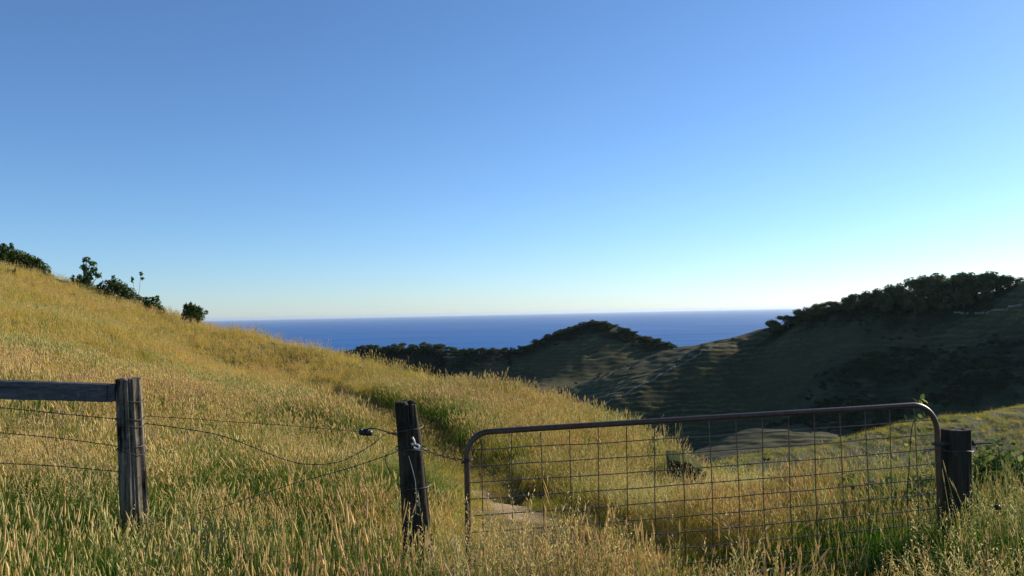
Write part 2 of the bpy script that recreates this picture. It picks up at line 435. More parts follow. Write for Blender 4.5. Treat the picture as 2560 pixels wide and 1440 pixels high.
# sea
m, n, l, out = mat('sea_water')
p = node(n, 'ShaderNodeBsdfPrincipled', Roughness=0.55, IOR=1.2)
p.inputs['Base Color'].default_value = (0.012, 0.06, 0.17, 1); p.inputs['Specular IOR Level'].default_value = 0.22
tc = n.new('ShaderNodeTexCoord'); mp = node(n, 'ShaderNodeMapping'); mp.inputs['Scale'].default_value = (0.012, 0.03, 1); l.new(tc.outputs['Object'], mp.inputs['Vector'])
n1 = node(n, 'ShaderNodeTexNoise', Scale=1.0, Detail=9, Roughness=0.62); l.new(mp.outputs[0], n1.inputs['Vector'])
b = node(n, 'ShaderNodeBump', Strength=0.6, Distance=2.5); l.new(n1.outputs['Fac'], b.inputs['Height']); l.new(b.outputs[0], p.inputs['Normal'])
mp2 = node(n, 'ShaderNodeMapping'); mp2.inputs['Scale'].default_value = (0.0009, 0.006, 1); l.new(tc.outputs['Object'], mp2.inputs['Vector'])
n2 = node(n, 'ShaderNodeTexNoise', Scale=1.0, Detail=6, Roughness=0.6); l.new(mp2.outputs[0], n2.inputs['Vector'])
r = ramp(n, [(0.35, (0.008, 0.085, 0.26)), (0.5, (0.013, 0.11, 0.33)), (0.66, (0.03, 0.16, 0.42))]); l.new(n2.outputs['Fac'], r.inputs[0]); l.new(r.outputs[0], p.inputs['Base Color'])
l.new(p.outputs[0], out.inputs['Surface'])
S = 60000
me = np_mesh('sea', [(-S, -S, -105), (S, -S, -105), (S, S, -105), (-S, S, -105)], [(0, 1, 2, 3)])
tag(link('sea', me, m), kind='structure')

# ------------------------------------------------------------------ paths worn across the far hills
m, n, l, out = mat('path_dirt')
p = node(n, 'ShaderNodeBsdfPrincipled', Roughness=0.95)
tc = n.new('ShaderNodeTexCoord'); ns = node(n, 'ShaderNodeTexNoise', Scale=0.8, Detail=5); l.new(tc.outputs['Object'], ns.inputs['Vector'])
r = ramp(n, [(0.35, (0.15, 0.135, 0.09)), (0.7, (0.27, 0.24, 0.17))]); l.new(ns.outputs['Fac'], r.inputs[0]); l.new(r.outputs[0], p.inputs['Base Color'])
l.new(p.outputs[0], out.inputs['Surface'])
path_mat = m
def hit_far(px, py, lo=40, hi=360):
    """walk along a sight line to find where it meets the far hills"""
    ds = np.arange(lo, hi, 0.5); d0 = at(px, py, 1.0)
    x, y, z = d0.x * ds, ds, d0.z * ds
    g = zf(x, y) - z
    i = np.argmax(g > 0)
    return Vector((x[i], y[i], zf1(x[i], y[i])))
def path(points, width):
    pts = catmull(points, 26); v, f = [], []
    for i, p in enumerate(pts):
        t = pts[min(i + 1, len(pts) - 1)] - pts[max(i - 1, 0)]; t.z = 0; t.normalize(); s = Vector((t.y, -t.x, 0))
        w = width * (0.6 + 0.6 * rnd.random())
        jit = s * rnd.uniform(-.15, .15)
        c = Vector((p.x, p.y, 0)) + jit
        zc = max(zf1((c + s * k).x, (c + s * k).y) for k in (-w, -w / 2, 0, w / 2, w)) + 0.10
        for k in (-1, -0.4, 0.4, 1):
            q = c + s * w * k; v.append((q.x, q.y, zc - (0.45 if abs(k) == 1 else 0)))
        if i:
            b0, b1 = (i - 1) * 4, i * 4
            for k in range(3): f.append((b0 + k, b0 + k + 1, b1 + k + 1, b1 + k))
    me = np_mesh('path', v, f, smooth=True)
    return tag(link('path', me, path_mat), kind='structure')
path([pa.lerp(pb, k / 5) for k in range(6)], 0.3)
path([hit_far(*a) for a in ((2385, 782), (2555, 763))], 0.3)
path([hit_far(*a) for a in ((1105, 894), (1255, 888))], 0.4)

# ------------------------------------------------------------------ grass
def tuft_mesh(name, seed, n_blade, n_stalk, radius, hb, hs, wb, ws, head, lean=0.35, feather=0):
    r = np.random.default_rng(seed); v, f4, f3, col = [], [], [], []
    def ribbon(base, h, w, bend_dir, bend, segs, typ, rv, twist):
        b = len(v); side = np.array([math.cos(twist), math.sin(twist), 0])
        for i in range(segs + 1):
            t = i / segs
            p = base + np.array([bend_dir[0] * bend * t ** 2 * h, bend_dir[1] * bend * t ** 2 * h, h * (t - 0.28 * bend * t ** 2.2)])
            ww = w * (1 - t) ** 0.7 if typ == 0 else w
            if i == segs and typ == 0:
                v.append(p); col.append((rv, t, typ, 1))
            else:
                v.append(p - side * ww / 2); v.append(p + side * ww / 2); col.extend([(rv, t, typ, 1)] * 2)
        for i in range(segs):
            a = b + 2 * i
            if i == segs - 1 and typ == 0: f3.append((a, a + 1, a + 2))
            else: f4.append((a, a + 1, a + 3, a + 2))
        return p
    for k in range(n_blade):
        a, rr = r.uniform(0, 6.283), radius * math.sqrt(r.random())
        base = np.array([rr * math.cos(a), rr * math.sin(a), -0.03]); bd = r.uniform(0, 6.283)
        ribbon(base, hb * r.uniform(.55, 1.1), wb * r.uniform(.6, 1.2), (math.cos(bd), math.sin(bd)), r.uniform(.15, .75), 3, 0, r.random(), r.uniform(0, 3.14))
    for k in range(n_stalk):
        a, rr = r.uniform(0, 6.283), radius * math.sqrt(r.random())
        base = np.array([rr * math.cos(a), rr * math.sin(a), -0.03]); bd = r.uniform(0, 6.283); rv = r.random()
        h = hs * r.uniform(.7, 1.12); bend = r.uniform(.04, lean); dirv = (math.cos(bd), math.sin(bd))
        tip = ribbon(base, h, ws, dirv, bend, 3, 0.5, rv, r.uniform(0, 3.14))
        hl, hw = head[0] * r.uniform(.7, 1.25), head[1] * r.uniform(.7, 1.2)
        ax = np.array([dirv[0] * bend * 1.6, dirv[1] * bend * 1.6, 1.0]); ax /= np.linalg.norm(ax)
        s1 = np.cross(ax, [1, .3, 0]); s1 /= np.linalg.norm(s1); s2 = np.cross(ax, s1)
        if feather:                                                            # loose panicle: small spikelets on all sides of the tip
            for q in range(feather):
                t = q / (feather - 1); an = q * 2.4 + rv * 6; sp = (1 - .75 * t) * hw * r.uniform(.6, 1.3)
                o = (s1 * math.cos(an) + s2 * math.sin(an)); c0 = tip - ax * hl * (.75 - t); c1 = c0 + o * sp + ax * sp * .9; wd = np.cross(o, ax) * (.0022 + .0012 * r.random())
                b = len(v); v.extend([c0, (c0 + c1) / 2 + wd, c1, (c0 + c1) / 2 - wd]); col.extend([(rv, t, 1, 1)] * 4); f4.append((b, b + 1, b + 2, b + 3))
            continue
        st = tip - ax * hl * 0.25; b = len(v); prof = ((0, .25), (.25, 1), (.6, .8), (1, .08)); ns = 4
        for t, wv in prof:
            for q in range(ns):
                an = q * 2 * math.pi / ns + t * 1.1
                v.append(st + ax * hl * t + (s1 * math.cos(an) + s2 * math.sin(an)) * hw * 0.5 * wv * r.uniform(.7, 1.3)); col.append((rv, t, 1, 1))
        for i in range(len(prof) - 1):
            for q in range(ns):
                f4.append((b + i * ns + q, b + i * ns + (q + 1) % ns, b + (i + 1) * ns + (q + 1) % ns, b + (i + 1) * ns + q))
    me = np_mesh(name, np.array(v), f4, f3, smooth=True)
    point_attr(me, 'part', np.array(col), 'FLOAT_COLOR')
    return me

def grass_material():
    m, n, l, out = mat('grass_blades')
    part = node(n, 'ShaderNodeAttribute', attribute_name='part'); sep = n.new('ShaderNodeSeparateColor'); l.new(part.outputs['Color'], sep.inputs[0])
    tint = node(n, 'ShaderNodeAttribute', attribute_name='tint', attribute_type='INSTANCER')
    hue = node(n, 'ShaderNodeAttribute', attribute_name='hue', attribute_type='INSTANCER')
    rv = math_n(n, l, 'MULTIPLY', math_n(n, l, 'SUBTRACT', sep.outputs[0], 0.5), 0.55)
    f = math_n(n, l, 'ADD', tint.outputs['Fac'], rv, True)
    blade = ramp(n, [(0.0, (0.04, 0.125, 0.010)), (0.35, (0.155, 0.235, 0.024)), (0.65, (0.50, 0.40, 0.07)), (1.0, (0.72, 0.48, 0.11))]); l.new(f, blade.inputs[0])
    hf = math_n(n, l, 'ADD', hue.outputs['Fac'], math_n(n, l, 'MULTIPLY', rv, 0.8), True)
    headc = ramp(n, [(0.0, (0.40, 0.44, 0.15)), (0.22, (0.60, 0.55, 0.24)), (0.45, (0.76, 0.59, 0.25)), (0.72, (0.74, 0.53, 0.24)), (1.0, (0.58, 0.41, 0.27))]); l.new(hf, headc.inputs[0])
    stalkc = mixc(n, l, 0.45, blade.outputs[0], (0.45, 0.34, 0.12))
    t1 = math_n(n, l, 'MULTIPLY', sep.outputs[2], 2.0, True)
    t2 = math_n(n, l, 'SUBTRACT', math_n(n, l, 'MULTIPLY', sep.outputs[2], 2.0), 1.0, True)
    col = mixc(n, l, t2, mixc(n, l, t1, blade.outputs[0], stalkc), headc.outputs[0])
    leafy(n, l, out, col, trans=0.45, spec=0)
    return m
GM = grass_material()
tufts = bpy.data.collections.new('tuft_sources')
def src(me, coll, material):
    me.materials.append(material); o = bpy.data.objects.new(me.name, me); coll.objects.link(o)
# near tufts 0-8, coarse tufts for beyond about 14 m 9-14
for i in range(3): src(tuft_mesh('t%02d' % i, 100 + i, 40, 2, .13, .36, .42, .007, .003, (.06, .007)), tufts, GM)        # leafy
for i in range(3): src(tuft_mesh('t%02d' % (3 + i), 200 + i, 18, 16, .14, .27, .46, .005, .0022, (.075, .0075)), tufts, GM)  # seeding
for i in range(2): src(tuft_mesh('t%02d' % (6 + i), 300 + i, 16, 10, .12, .26, .48, .005, .0026, (.085, .013), .5), tufts, GM)  # fluffy heads
for i in range(1): src(tuft_mesh('t%02d' % (8 + i), 400 + i, 40, 2, .15, .20, .30, .006, .003, (.05, .009)), tufts, GM)    # short turf
for i in range(3): src(tuft_mesh('t%02d' % (9 + i), 500 + i, 18, 9, .22, .32, .44, .012, .005, (.08, .016)), tufts, GM)
for i in range(3): src(tuft_mesh('t%02d' % (12 + i), 600 + i, 26, 2, .22, .36, .45, .013, .005, (.08, .015)), tufts, GM)

for i in range(3): src(tuft_mesh('t%02d' % (15 + i), 700 + i, 18, 11, .14, .28, .50, .0055, .0022, (.13, .030), .55, 11), tufts, GM)   # feathery panicles
def scatter_group(coll):
    g = bpy.data.node_groups.new('scatter_' + coll.name, 'GeometryNodeTree')
    g.interface.new_socket('Geometry', in_out='INPUT', socket_type='NodeSocketGeometry')
    g.interface.new_socket('Geometry', in_out='OUTPUT', socket_type='NodeSocketGeometry')
    n, l = g.nodes, g.links
    gi, go = n.new('NodeGroupInput'), n.new('NodeGroupOutput')
    ci = n.new('GeometryNodeCollectionInfo'); ci.inputs['Collection'].default_value = coll
    ci.inputs['Separate Children'].default_value = True; ci.inputs['Reset Children'].default_value = True
    iop = n.new('GeometryNodeInstanceOnPoints'); iop.inputs['Pick Instance'].default_value = True
    def attr(nm, t):
        a = n.new('GeometryNodeInputNamedAttribute'); a.data_type = t; a.inputs['Name'].default_value = nm; return a.outputs[0]
    e2r = n.new('FunctionNodeEulerToRotation'); l.new(attr('rot', 'FLOAT_VECTOR'), e2r.inputs[0])
    l.new(gi.outputs[0], iop.inputs['Points']); l.new(ci.outputs[0], iop.inputs['Instance'])
    l.new(attr('idx', 'INT'), iop.inputs['Instance Index']); l.new(e2r.outputs[0], iop.inputs['Rotation']); l.new(attr('scl', 'FLOAT_VECTOR'), iop.inputs['Scale'])
    l.new(iop.outputs[0], go.inputs[0])
    return g
def scatter(name, pts, idx, rot, scl, extra, group):
    me = np_mesh(name, pts)
    point_attr(me, 'idx', idx, 'INT'); point_attr(me, 'rot', rot, 'FLOAT_VECTOR'); point_attr(me, 'scl', scl, 'FLOAT_VECTOR')
    for k, v in extra.items(): point_attr(me, k, v)
    o = link(name, me); md = o.modifiers.new('scatter', 'NODES'); md.node_group = group
    return o

def sample_field(N, d0, d1, power, a0=-44, a1=50):
    u = nrg.random(N); p = power + 1
    d = (d0 ** p + u * (d1 ** p - d0 ** p)) ** (1 / p)
    a = np.radians(nrg.uniform(a0, a1, N))
    return d * np.sin(a), d * np.cos(a)
xs, ys = [], []
for N, d0, d1, pw in ((17500, 2.2, 9, 0.8), (27000, 9, 22, 0.6), (26000, 22, 52, 0.5)):
    x, y = sample_field(N, d0, d1, pw); xs.append(x); ys.append(y)
x, y = np.concatenate(xs), np.concatenate(ys)
z = zn(x, y)
sand, soil = masks(x, y)
td = track_dist(x, y); dist = np.hypot(x, y)
on_track = sstep(1.0, 0.55, np.abs(td)) * sstep(28, 20, y)
clump = fbm(x * 0.55 + 30, y * 0.55, 3)
clump2 = fbm(x * 1.9 + 3, y * 1.9 + 8, 2)
# bare spots: sand, eroded soil, hollows in the wheel rut behind the gate, feet of the posts
ok = nrg.random(len(x)) > np.maximum(sand * 0.93, soil * 0.97)
for px, py, d, rr in ((1395, 1322, 7.25, .2), (1440, 1380, 6.6, .17), (1290, 1150, 9.7, .2)):
    q = at(px, py, d); ok &= np.hypot(x - q.x, y - q.y) > rr
ok &= z > -20
# colour: lush green low on the left behind the fence, golden on the track and up the hill
green = 0.70 * sstep(0.45, 0.62, clump) + 0.80 * sstep(13, 6, dist) * sstep(0.4, -1.4, x) * (.35 + .65 * sstep(.36, .56, fbm(x * .9 + 4, y * .9, 2))) + 0.30 * sstep(0.48, .66, clump2) + 0.30 * sstep(6.4, 5.0, dist)
bank = sstep(0.7, 1.1, td) * sstep(2.6, 1.3, td) * sstep(7, 9, y) * sstep(27, 17, y) * sstep(.3, .5, fbm(x * .4, y * .4 + 20, 2))
gold = np.exp(-(((x - 1.3) / 1.2) ** 2 + ((y - 12.5) / 3.5) ** 2))
green = np.maximum(green, bank * 0.5) * (1 - 0.85 * gold)
green = green * (1 - 0.75 * on_track * sstep(6.5, 8, y)) + 0.25 * sstep(1.6, .4, np.hypot(x - 2.0, y - 5.6)) 
green *= 1 - 0.8 * sstep(13, 30, dist)
hue = np.clip(0.42 + 1.1 * (fbm(x * 0.22 + 70, y * 0.22, 3) - 0.5) + 0.7 * (fbm(x * 1.1 + 7, y * 1.1, 2) - .5) + nrg.normal(0, .17, len(x)), 0, 1)
hue = np.where(on_track > .5, np.clip(hue * .5 + .35, 0, 1), hue)
# choice of tuft
u = nrg.random(len(x)); k = nrg.integers(0, 3, len(x))
leafy_p = np.clip(0.36 + 0.70 * green, .25, .93)
ok &= nrg.random(len(x)) > 0.55 * sstep(0.5, 0.36, fbm(x * 2.6 + 50, y * 2.6, 2)) * sstep(12, 7, dist)
kind_n = fbm(x * .7 + 90, y * .7 + 2, 2) + nrg.normal(0, .10, len(x))
idx = np.where(u < leafy_p, k, np.where(kind_n < .47, 15 + k, np.where(kind_n < .62, 3 + k, 6 + nrg.integers(0, 2, len(x)))))
far_m = dist > 13 + nrg.normal(0, 1.5, len(x))
idx = np.where(far_m, np.where(u < leafy_p * 0.8, 12 + k, 9 + k), idx)
short = (on_track * np.maximum(sstep(4.9, 5.6, y), .35) > nrg.random(len(x)) * 0.9) & ~far_m
idx = np.where(short, 8, idx)
s = (nrg.uniform(.58, 1.12, len(x)) + .35 * (nrg.random(len(x)) < .07)) * (0.50 + 0.98 * clump)
s = np.where((on_track > .5) & far_m, s * .45, s)
s = np.where(short & (y > 6.3), s * .75, s)
s = s * (1 - 0.75 * np.exp(-(((x - 0.02) / 0.70) ** 4 + ((y - 7.2) / 1.5) ** 4)))
for px, py, d in ((1395, 1322, 7.25), (1440, 1380, 6.6)):
    q = at(px, py, d); green = np.maximum(green, 0.95 * np.exp(-((x - q.x) ** 2 + (y - q.y) ** 2) / .3 ** 2))
tint = np.clip(0.76 + 0.12 * sstep(16, 30, dist) + 0.14 * gold - 1.1 * green + nrg.normal(0, .12, len(x)), 0.0, 1)
gate_low = np.exp(-(((x - 2.0) / 0.75) ** 2 + ((y - 4.9) / 0.8) ** 2) ** 2)
s = s * (1 - 0.52 * gate_low)
s = s * (1 - 0.30 * sstep(3.6, 2.2, dist)) * (1 + 0.30 * sstep(5.6, 4.4, y) * sstep(3.0, 3.8, y))
s = s * (1 - 0.28 * np.exp(-(((x + 2.6) / 1.6) ** 2 + ((y - 4.9) / 1.1) ** 2)) + 1.0 * np.exp(-(((x + 0.25) / .8) ** 2 + ((y - 4.5) / .45) ** 2)))
scl = np.stack([np.minimum(s, 1.05) * nrg.uniform(.9, 1.15, len(x)), np.minimum(s, 1.05) * nrg.uniform(.9, 1.15, len(x)), s * nrg.uniform(.85, 1.1, len(x))], -1)
s = np.where(dist > 22, s * .55 + .36, s)
flat = sstep(.56, .70, fbm(x * .8 + 12, y * .8 + 33, 2))
rot = np.stack([nrg.normal(0.0, .13, len(x)) + .45 * flat * np.sin(x * .7) * sstep(5, 8, dist), nrg.normal(-0.06, .11, len(x)) - .35 * flat * sstep(5, 8, dist), nrg.uniform(0, 6.283, len(x))], -1)
pts = np.stack([x, y, z], -1)
gg = scatter_group(tufts)
gg_dark = gg
go = scatter('grass', pts[ok], idx[ok], rot[ok], scl[ok], {'tint': tint[ok], 'hue': hue[ok]}, gg)
tag(go, 'tall golden and green seeding grass covering the near hillside', 'grass', kind='stuff')

# ------------------------------------------------------------------ foliage
def foliage_material(name, dark, light, trans=0.3, yellow=None):
    m, n, l, out = mat(name)
    a = node(n, 'ShaderNodeAttribute', attribute_name='leafrand')
    r = ramp(n, [(0.0, dark), (0.65, light), (1.0, yellow or light)]); l.new(a.outputs['Fac'], r.inputs[0])
    leafy(n, l, out, r.outputs[0], trans=trans, spec=0)
    return m
def bark_material():
    m, n, l, out = mat('bark')
    p = node(n, 'ShaderNodeBsdfPrincipled', Roughness=0.9); tc = n.new('ShaderNodeTexCoord')
    ns = node(n, 'ShaderNodeTexNoise', Scale=6.0, Detail=5); l.new(tc.outputs['Object'], ns.inputs['Vector'])
    r = ramp(n, [(0.3, (0.05, 0.035, 0.025)), (0.7, (0.16, 0.12, 0.09))]); l.new(ns.outputs['Fac'], r.inputs[0]); l.new(r.outputs[0], p.inputs['Base Color'])
    l.new(p.outputs[0], out.inputs['Surface']); return m
BARK = bark_material()
TREE_LEAF = foliage_material('tree_leaves', (0.05, 0.07, 0.026), (0.12, 0.145, 0.06), .3, (0.19, 0.20, 0.09))
BUSH_LEAF = foliage_material('bush_leaves', (0.035, 0.055, 0.014), (0.085, 0.12, 0.03), .35, (0.17, 0.18, 0.05))
SHRUB_LEAF = foliage_material('shrub_leaves', (0.05, 0.09, 0.03), (0.12, 0.18, 0.06), .4, (0.2, 0.25, 0.1))
SCRUB_LEAF = foliage_material('scrub_leaves', (0.025, 0.035, 0.015), (0.06, 0.07, 0.03), .15, (0.12, 0.115, 0.055))
BRAMBLE_LEAF = foliage_material('bramble_leaves', (0.045, 0.09, 0.02), (0.15, 0.2, 0.05), .4, (0.35, 0.36, 0.12))

def leaf_cloud(name, seed, lobes, n, leaf, material, spread=0.35, aspect=0.6, up=0.3):
    """many leaf-sized faces spread through a set of overlapping lobes"""
    r = np.random.default_rng(seed); L = np.array(lobes, float)
    vol = (L[:, 3] * L[:, 4] * L[:, 5]) ** (2 / 3); ch = r.choice(len(L), n, p=vol / vol.sum())
    d = r.normal(size=(n, 3)); d /= np.linalg.norm(d, axis=1)[:, None]
    rad = 1 - np.abs(r.normal(0, spread, n)); rad = np.clip(rad, 0.1, 1.12)
    P = L[ch, :3] + d * L[ch, 3:6] * rad[:, None]
    nrm = d * 1.0 + r.normal(0, .55, (n, 3)) + [0, 0, up]; nrm /= np.linalg.norm(nrm, axis=1)[:, None]
    a = np.cross(nrm, r.normal(size=(n, 3))); a /= np.linalg.norm(a, axis=1)[:, None]; b = np.cross(nrm, a)
    sz = leaf * r.uniform(.5, 1.7, n)[:, None]
    v = np.stack([P - a * sz, P + b * sz * aspect + nrm * sz * .2, P + a * sz, P - b * sz * aspect + nrm * sz * .2], 1).reshape(-1, 3)
    me = np_mesh(name, v, np.arange(4 * n).reshape(-1, 4))
    lr = np.clip(r.normal(.45, .2, n) + 0.25 * (r.random(len(L))[ch] - .5), 0, 1)
    point_attr(me, 'leafrand', np.repeat(lr, 4))
    me.materials.append(material)
    return me
def lobes_dome(seed, w, h, k, flat=0.5):
    r = random.Random(seed); out = []
    for i in range(k):
        a = r.uniform(0, 6.283); rr = w * 0.5 * math.sqrt(r.random()) * .78
        zz = h * (0.30 + 0.45 * r.random()) * (1 - 0.5 * (rr / (w * .5)) ** 2)
        s = w * r.uniform(.13, .24)
        out.append((rr * math.cos(a), rr * math.sin(a), zz, s, s, s * r.uniform(.6, .95)))
    return out

ORD = ['first', 'second', 'third', 'fourth', 'fifth', 'sixth', 'seventh', 'eighth', 'ninth', 'tenth', 'eleventh', 'twelfth', 'thirteenth', 'fourteenth', 'fifteenth', 'sixteenth', 'seventeenth', 'eighteenth', 'nineteenth', 'twentieth', 'twenty-first']
# wood on the far ridges: unit trees (1 m wide, 1 m tall crown data scaled per tree)
def tree_protos(k):
    protos = []
    for i in range(k):
        r = random.Random(40 + i)
        lobes = []
        for j in range(14):
            a = r.uniform(0, 6.283); rr = .36 * math.sqrt(r.random()); s = r.uniform(.14, .22)
            lobes.append((rr * math.cos(a), rr * math.sin(a), r.uniform(.22, .82) - .5 * rr ** 2, s, s, s * .9))
        crown = leaf_cloud('crown', 900 + i, lobes, 2300, .036, TREE_LEAF, .42)
        mb = MB()
        mb.tube([(0, 0, -.08), (.01, .01, .2), (r.uniform(-.04, .04), r.uniform(-.04, .04), .5)], [.045, .034, .018], 6)
        for j in range(4):
            q = lobes[j]; mb.tube([(0.01, 0.01, .18 + .06 * j), (q[0] * .5, q[1] * .5, q[2] * .7), (q[0], q[1], q[2])], [.024, .016, .006], 5)
        tm = bpy.data.meshes.new('trunk'); tm.from_pydata(mb.v, [], mb.f); tm.materials.append(BARK)
        protos.append((crown, tm))
    return protos
TP = tree_protos(6)
def plant_tree(name, label, cat, group, base, w, h, k, rz):
    e = empty(name, base); e.rotation_euler = (0, 0, rz); e.scale = (w, w, h)
    tag(e, label, cat, group)
    c, t = TP[k % len(TP)]
    link('crown', c, None, e); link('trunk', t, None, e)
    return e
def ridge_hit(px, depth): 
    q = at(px, 800, depth); return Vector((q.x, q.y, zf1(q.x, q.y)))
named = {2377: 'tallest broad round tree at the top of the wooded right-hand ridge', 2528: 'small round tree at the right end of the ridge-top wood',
         2444: 'dark spreading tree just right of the notch in the ridge-top wood', 1930: 'lowest bushy tree on the descending end of the right ridge',
         2405: 'dark tree just left of the notch in the ridge-top wood', 2500: 'low tree second from the right end of the ridge-top wood'}
ridge_trees = [(1930, 797, 44, 219), (1970, 783, 46, 217), (2012, 766, 50, 214), (2042, 752, 50, 212), (2078, 751, 46, 210), (2107, 737, 42, 208), (2131, 733, 34, 206), (2152, 728, 38, 205),
               (2187, 714, 50, 203), (2209, 711, 40, 202), (2233, 701, 46, 201), (2254, 696, 42, 200), (2286, 689, 52, 199), (2328, 677, 52, 197), (2349, 669, 66, 196),
               (2377, 666, 72, 195), (2405, 669, 58, 194), (2444, 670, 56, 193), (2472, 674, 60, 192), (2500, 681, 46, 191), (2528, 682, 42, 190)]
for i, (px, top, w, d) in enumerate(ridge_trees):
    b = ridge_hit(px, d); tp = at(px, top, d).z; wm = w * d / F * 1.5
    h = max(tp - b.z, wm * .5) * .98
    lab = named.get(px, 'dark round-crowned tree, %s from the left in the right-hand ridge skyline row' % ORD[i])
    plant_tree('ridge_tree', lab, 'tree', 'trees along the right-hand ridge', b, wm, h, i, rnd.uniform(0, 6))
for i, (px, py, w, d) in enumerate([(2215, 742, 40, 199), (2290, 735, 44, 195), (2350, 728, 44, 192), (2410, 724, 44, 190), (2462, 722, 38, 188)]):
    b = ridge_hit(px, d); wm = w * d / F * 1.3
    plant_tree('hillside_tree', 'dark tree below the right ridge skyline row, %s from the left' % ORD[i], 'tree', 'trees below the right ridge skyline', b, wm, wm * .85, i + 2, rnd.uniform(0, 6))
for i, (px, top, w, d) in enumerate([(905, 868, 34, 336), (930, 864, 36, 338), (962, 861, 40, 338), (995, 855, 42, 340), (1030, 859, 40, 338), (1070, 855, 44, 338), (1100, 860, 38, 336), (1127, 865, 34, 335), (1150, 868, 30, 334), (1177, 870, 30, 333), (1203, 875, 26, 332), (1236, 872, 28, 332), (1262, 875, 24, 334)]):
    b = ridge_hit(px, d); wm = w * d / F * 1.2; h = max(at(px, top, d).z - b.z, wm * .5) * 1.1
    plant_tree('coastal_tree', 'low dark tree, %s from the left in the wooded strip at the sea edge' % ORD[i], 'tree', 'trees in the strip by the sea', b, wm, h, i, rnd.uniform(0, 6))
for i, (px, top, w, d) in enumerate([(1292, 864, 26, 334), (1315, 855, 28, 336), (1345, 850, 26, 337), (1372, 838, 26, 338), (1400, 829, 28, 339), (1425, 820, 28, 340), (1450, 811, 28, 342), (1475, 803, 30, 344), (1500, 799, 32, 344),
                                     (1528, 804, 30, 343), (1556, 811, 32, 341), (1584, 816, 32, 340), (1610, 819, 30, 338), (1636, 831, 30, 336), (1660, 841, 26, 333), (1678, 853, 22, 330)]):
    b = ridge_hit(px, d); wm = w * d / F * 1.5; h = min(max(at(px, top, d).z - b.z, wm * .4), 2.3)
    plant_tree('hilltop_tree', 'small wind-cropped tree, %s from the left on the skyline of the peaked hill' % ORD[i], 'tree', 'trees on the peaked hill', b, wm, h, i + 1, rnd.uniform(0, 6))

# scrub on the far slopes (a mass nobody could count)
scrubs = bpy.data.collections.new('scrub_sources')
for i in range(4):
    me = leaf_cloud('s%02d' % i, 700 + i, lobes_dome(60 + i, 1.0, .8, 9), 520, .05, SCRUB_LEAF, .35)
    o = bpy.data.objects.new(me.name, me); scrubs.objects.link(o)
N = 52000
yy = nrg.uniform(50, 352, N) ; xx = nrg.uniform(-0.22, 0.8, N) * yy
zz = zf(xx, yy); mk = scrub_mask(xx, yy, zz) + 0.012
cl = sstep(0.35, .6, fbm(xx * 0.12 + 9, yy * 0.12, 3))
sel = nrg.random(N) < mk * (0.25 + 0.75 * cl)
xx, yy, zz, mk = xx[sel], yy[sel], zz[sel], mk[sel]
ss = nrg.uniform(.5, 1.5, len(xx)) * (0.55 + 0.0045 * yy) * np.where(mk < .05, .6, 1)
so = scatter('scrub', np.stack([xx, yy, zz - .1], -1), nrg.integers(0, 4, len(xx)), np.stack([xx * 0, xx * 0, nrg.uniform(0, 6, len(xx))], -1), np.stack([ss, ss, ss * nrg.uniform(.6, 1.0, len(xx))], -1), {}, scatter_group(scrubs))
tag(so, 'dark low scrub scattered over the far slopes and gullies', 'scrub', kind='stuff')

N = 46000
yy = np.concatenate([nrg.uniform(40, 92, N * 6 // 10), nrg.uniform(95, 250, N - N * 6 // 10)]); xx = np.where(yy < 95, nrg.uniform(.08, .82, N), nrg.uniform(-.2, .75, N)) * yy
zz = zf(xx, yy)
px_, py_ = px_of(xx, yy, zz); sel = (px_ > 850) & (px_ < 2720) & (py_ < 1240) & (nrg.random(N) < np.where(yy < 95, .5, .1) + np.where(yy < 95, .5, .9) * sstep(.4, .6, fbm(xx * .15, yy * .15, 3)))
xx, yy, zz = xx[sel], yy[sel], zz[sel]; n_ = len(xx)
ss = nrg.uniform(.4, 1.0, n_) * np.where(yy < 95, 1.5, .30 + .0034 * yy)
po = scatter('pasture_grass', np.stack([xx, yy, zz - .05], -1), nrg.integers(12, 15, n_), np.stack([nrg.normal(0, .2, n_), nrg.normal(0, .2, n_), nrg.uniform(0, 6, n_)], -1), np.stack([ss * 1.2, ss * 1.2, ss * .7], -1), {'tint': np.clip(nrg.normal(.26, .16, n_) + np.where(yy < 95, .22, 0), .0, .9), 'hue': nrg.uniform(.2, .9, n_)}, gg_dark)
tag(po, 'rough olive pasture grass on the far hill slopes', 'grass', kind='stuff')

# ------------------------------------------------------------------ bushes on the near skyline
def on_hill(px, d):
    q = at(px, 800, d); return Vector((q.x, q.y, zn1(q.x, q.y)))
def bush(name, label, cat, px, d, w, h, n, leaf, material, seed, k=9, lobes=None, stems=5, spread=.32, sink=.05, asp=.5):
    b = on_hill(px, d); e = empty(name, b - Vector((0, 0, sink))); tag(e, label, cat)
    lo = lobes or lobes_dome(seed, w, h, k)
    r_ = random.Random(seed + 5)
    for j in range(9):
        q = lo[r_.randrange(len(lo))]; a = r_.uniform(-1, 1); s_ = r_.uniform(.05, .10)
        lo = lo + [(q[0] + a * q[3] * 1.05, q[1] + r_.uniform(-.5, .5) * q[4], q[2] + q[5] * r_.uniform(.2, .98), s_, s_, s_ * r_.uniform(.8, 1.8))]
    if w > 3: lo = [(q[0], q[1], q[2] - .26 * q[0] - .15, *q[3:]) for q in lo]
    link('foliage', leaf_cloud('foliage', seed, lo, n, leaf, material, spread, asp), None, e)
    mb = MB()
    for j in range(stems):
        q = lo[j % len(lo)]
        mb.tube([(q[0] * .15, q[1] * .15, -.1), (q[0] * .5, q[1] * .5, q[2] * .5), (q[0], q[1], q[2] + q[5] * .5)], [.03, .02, .008], 5)
    mb.build('stems', BARK, e)
    return e
S_ = 45 / F
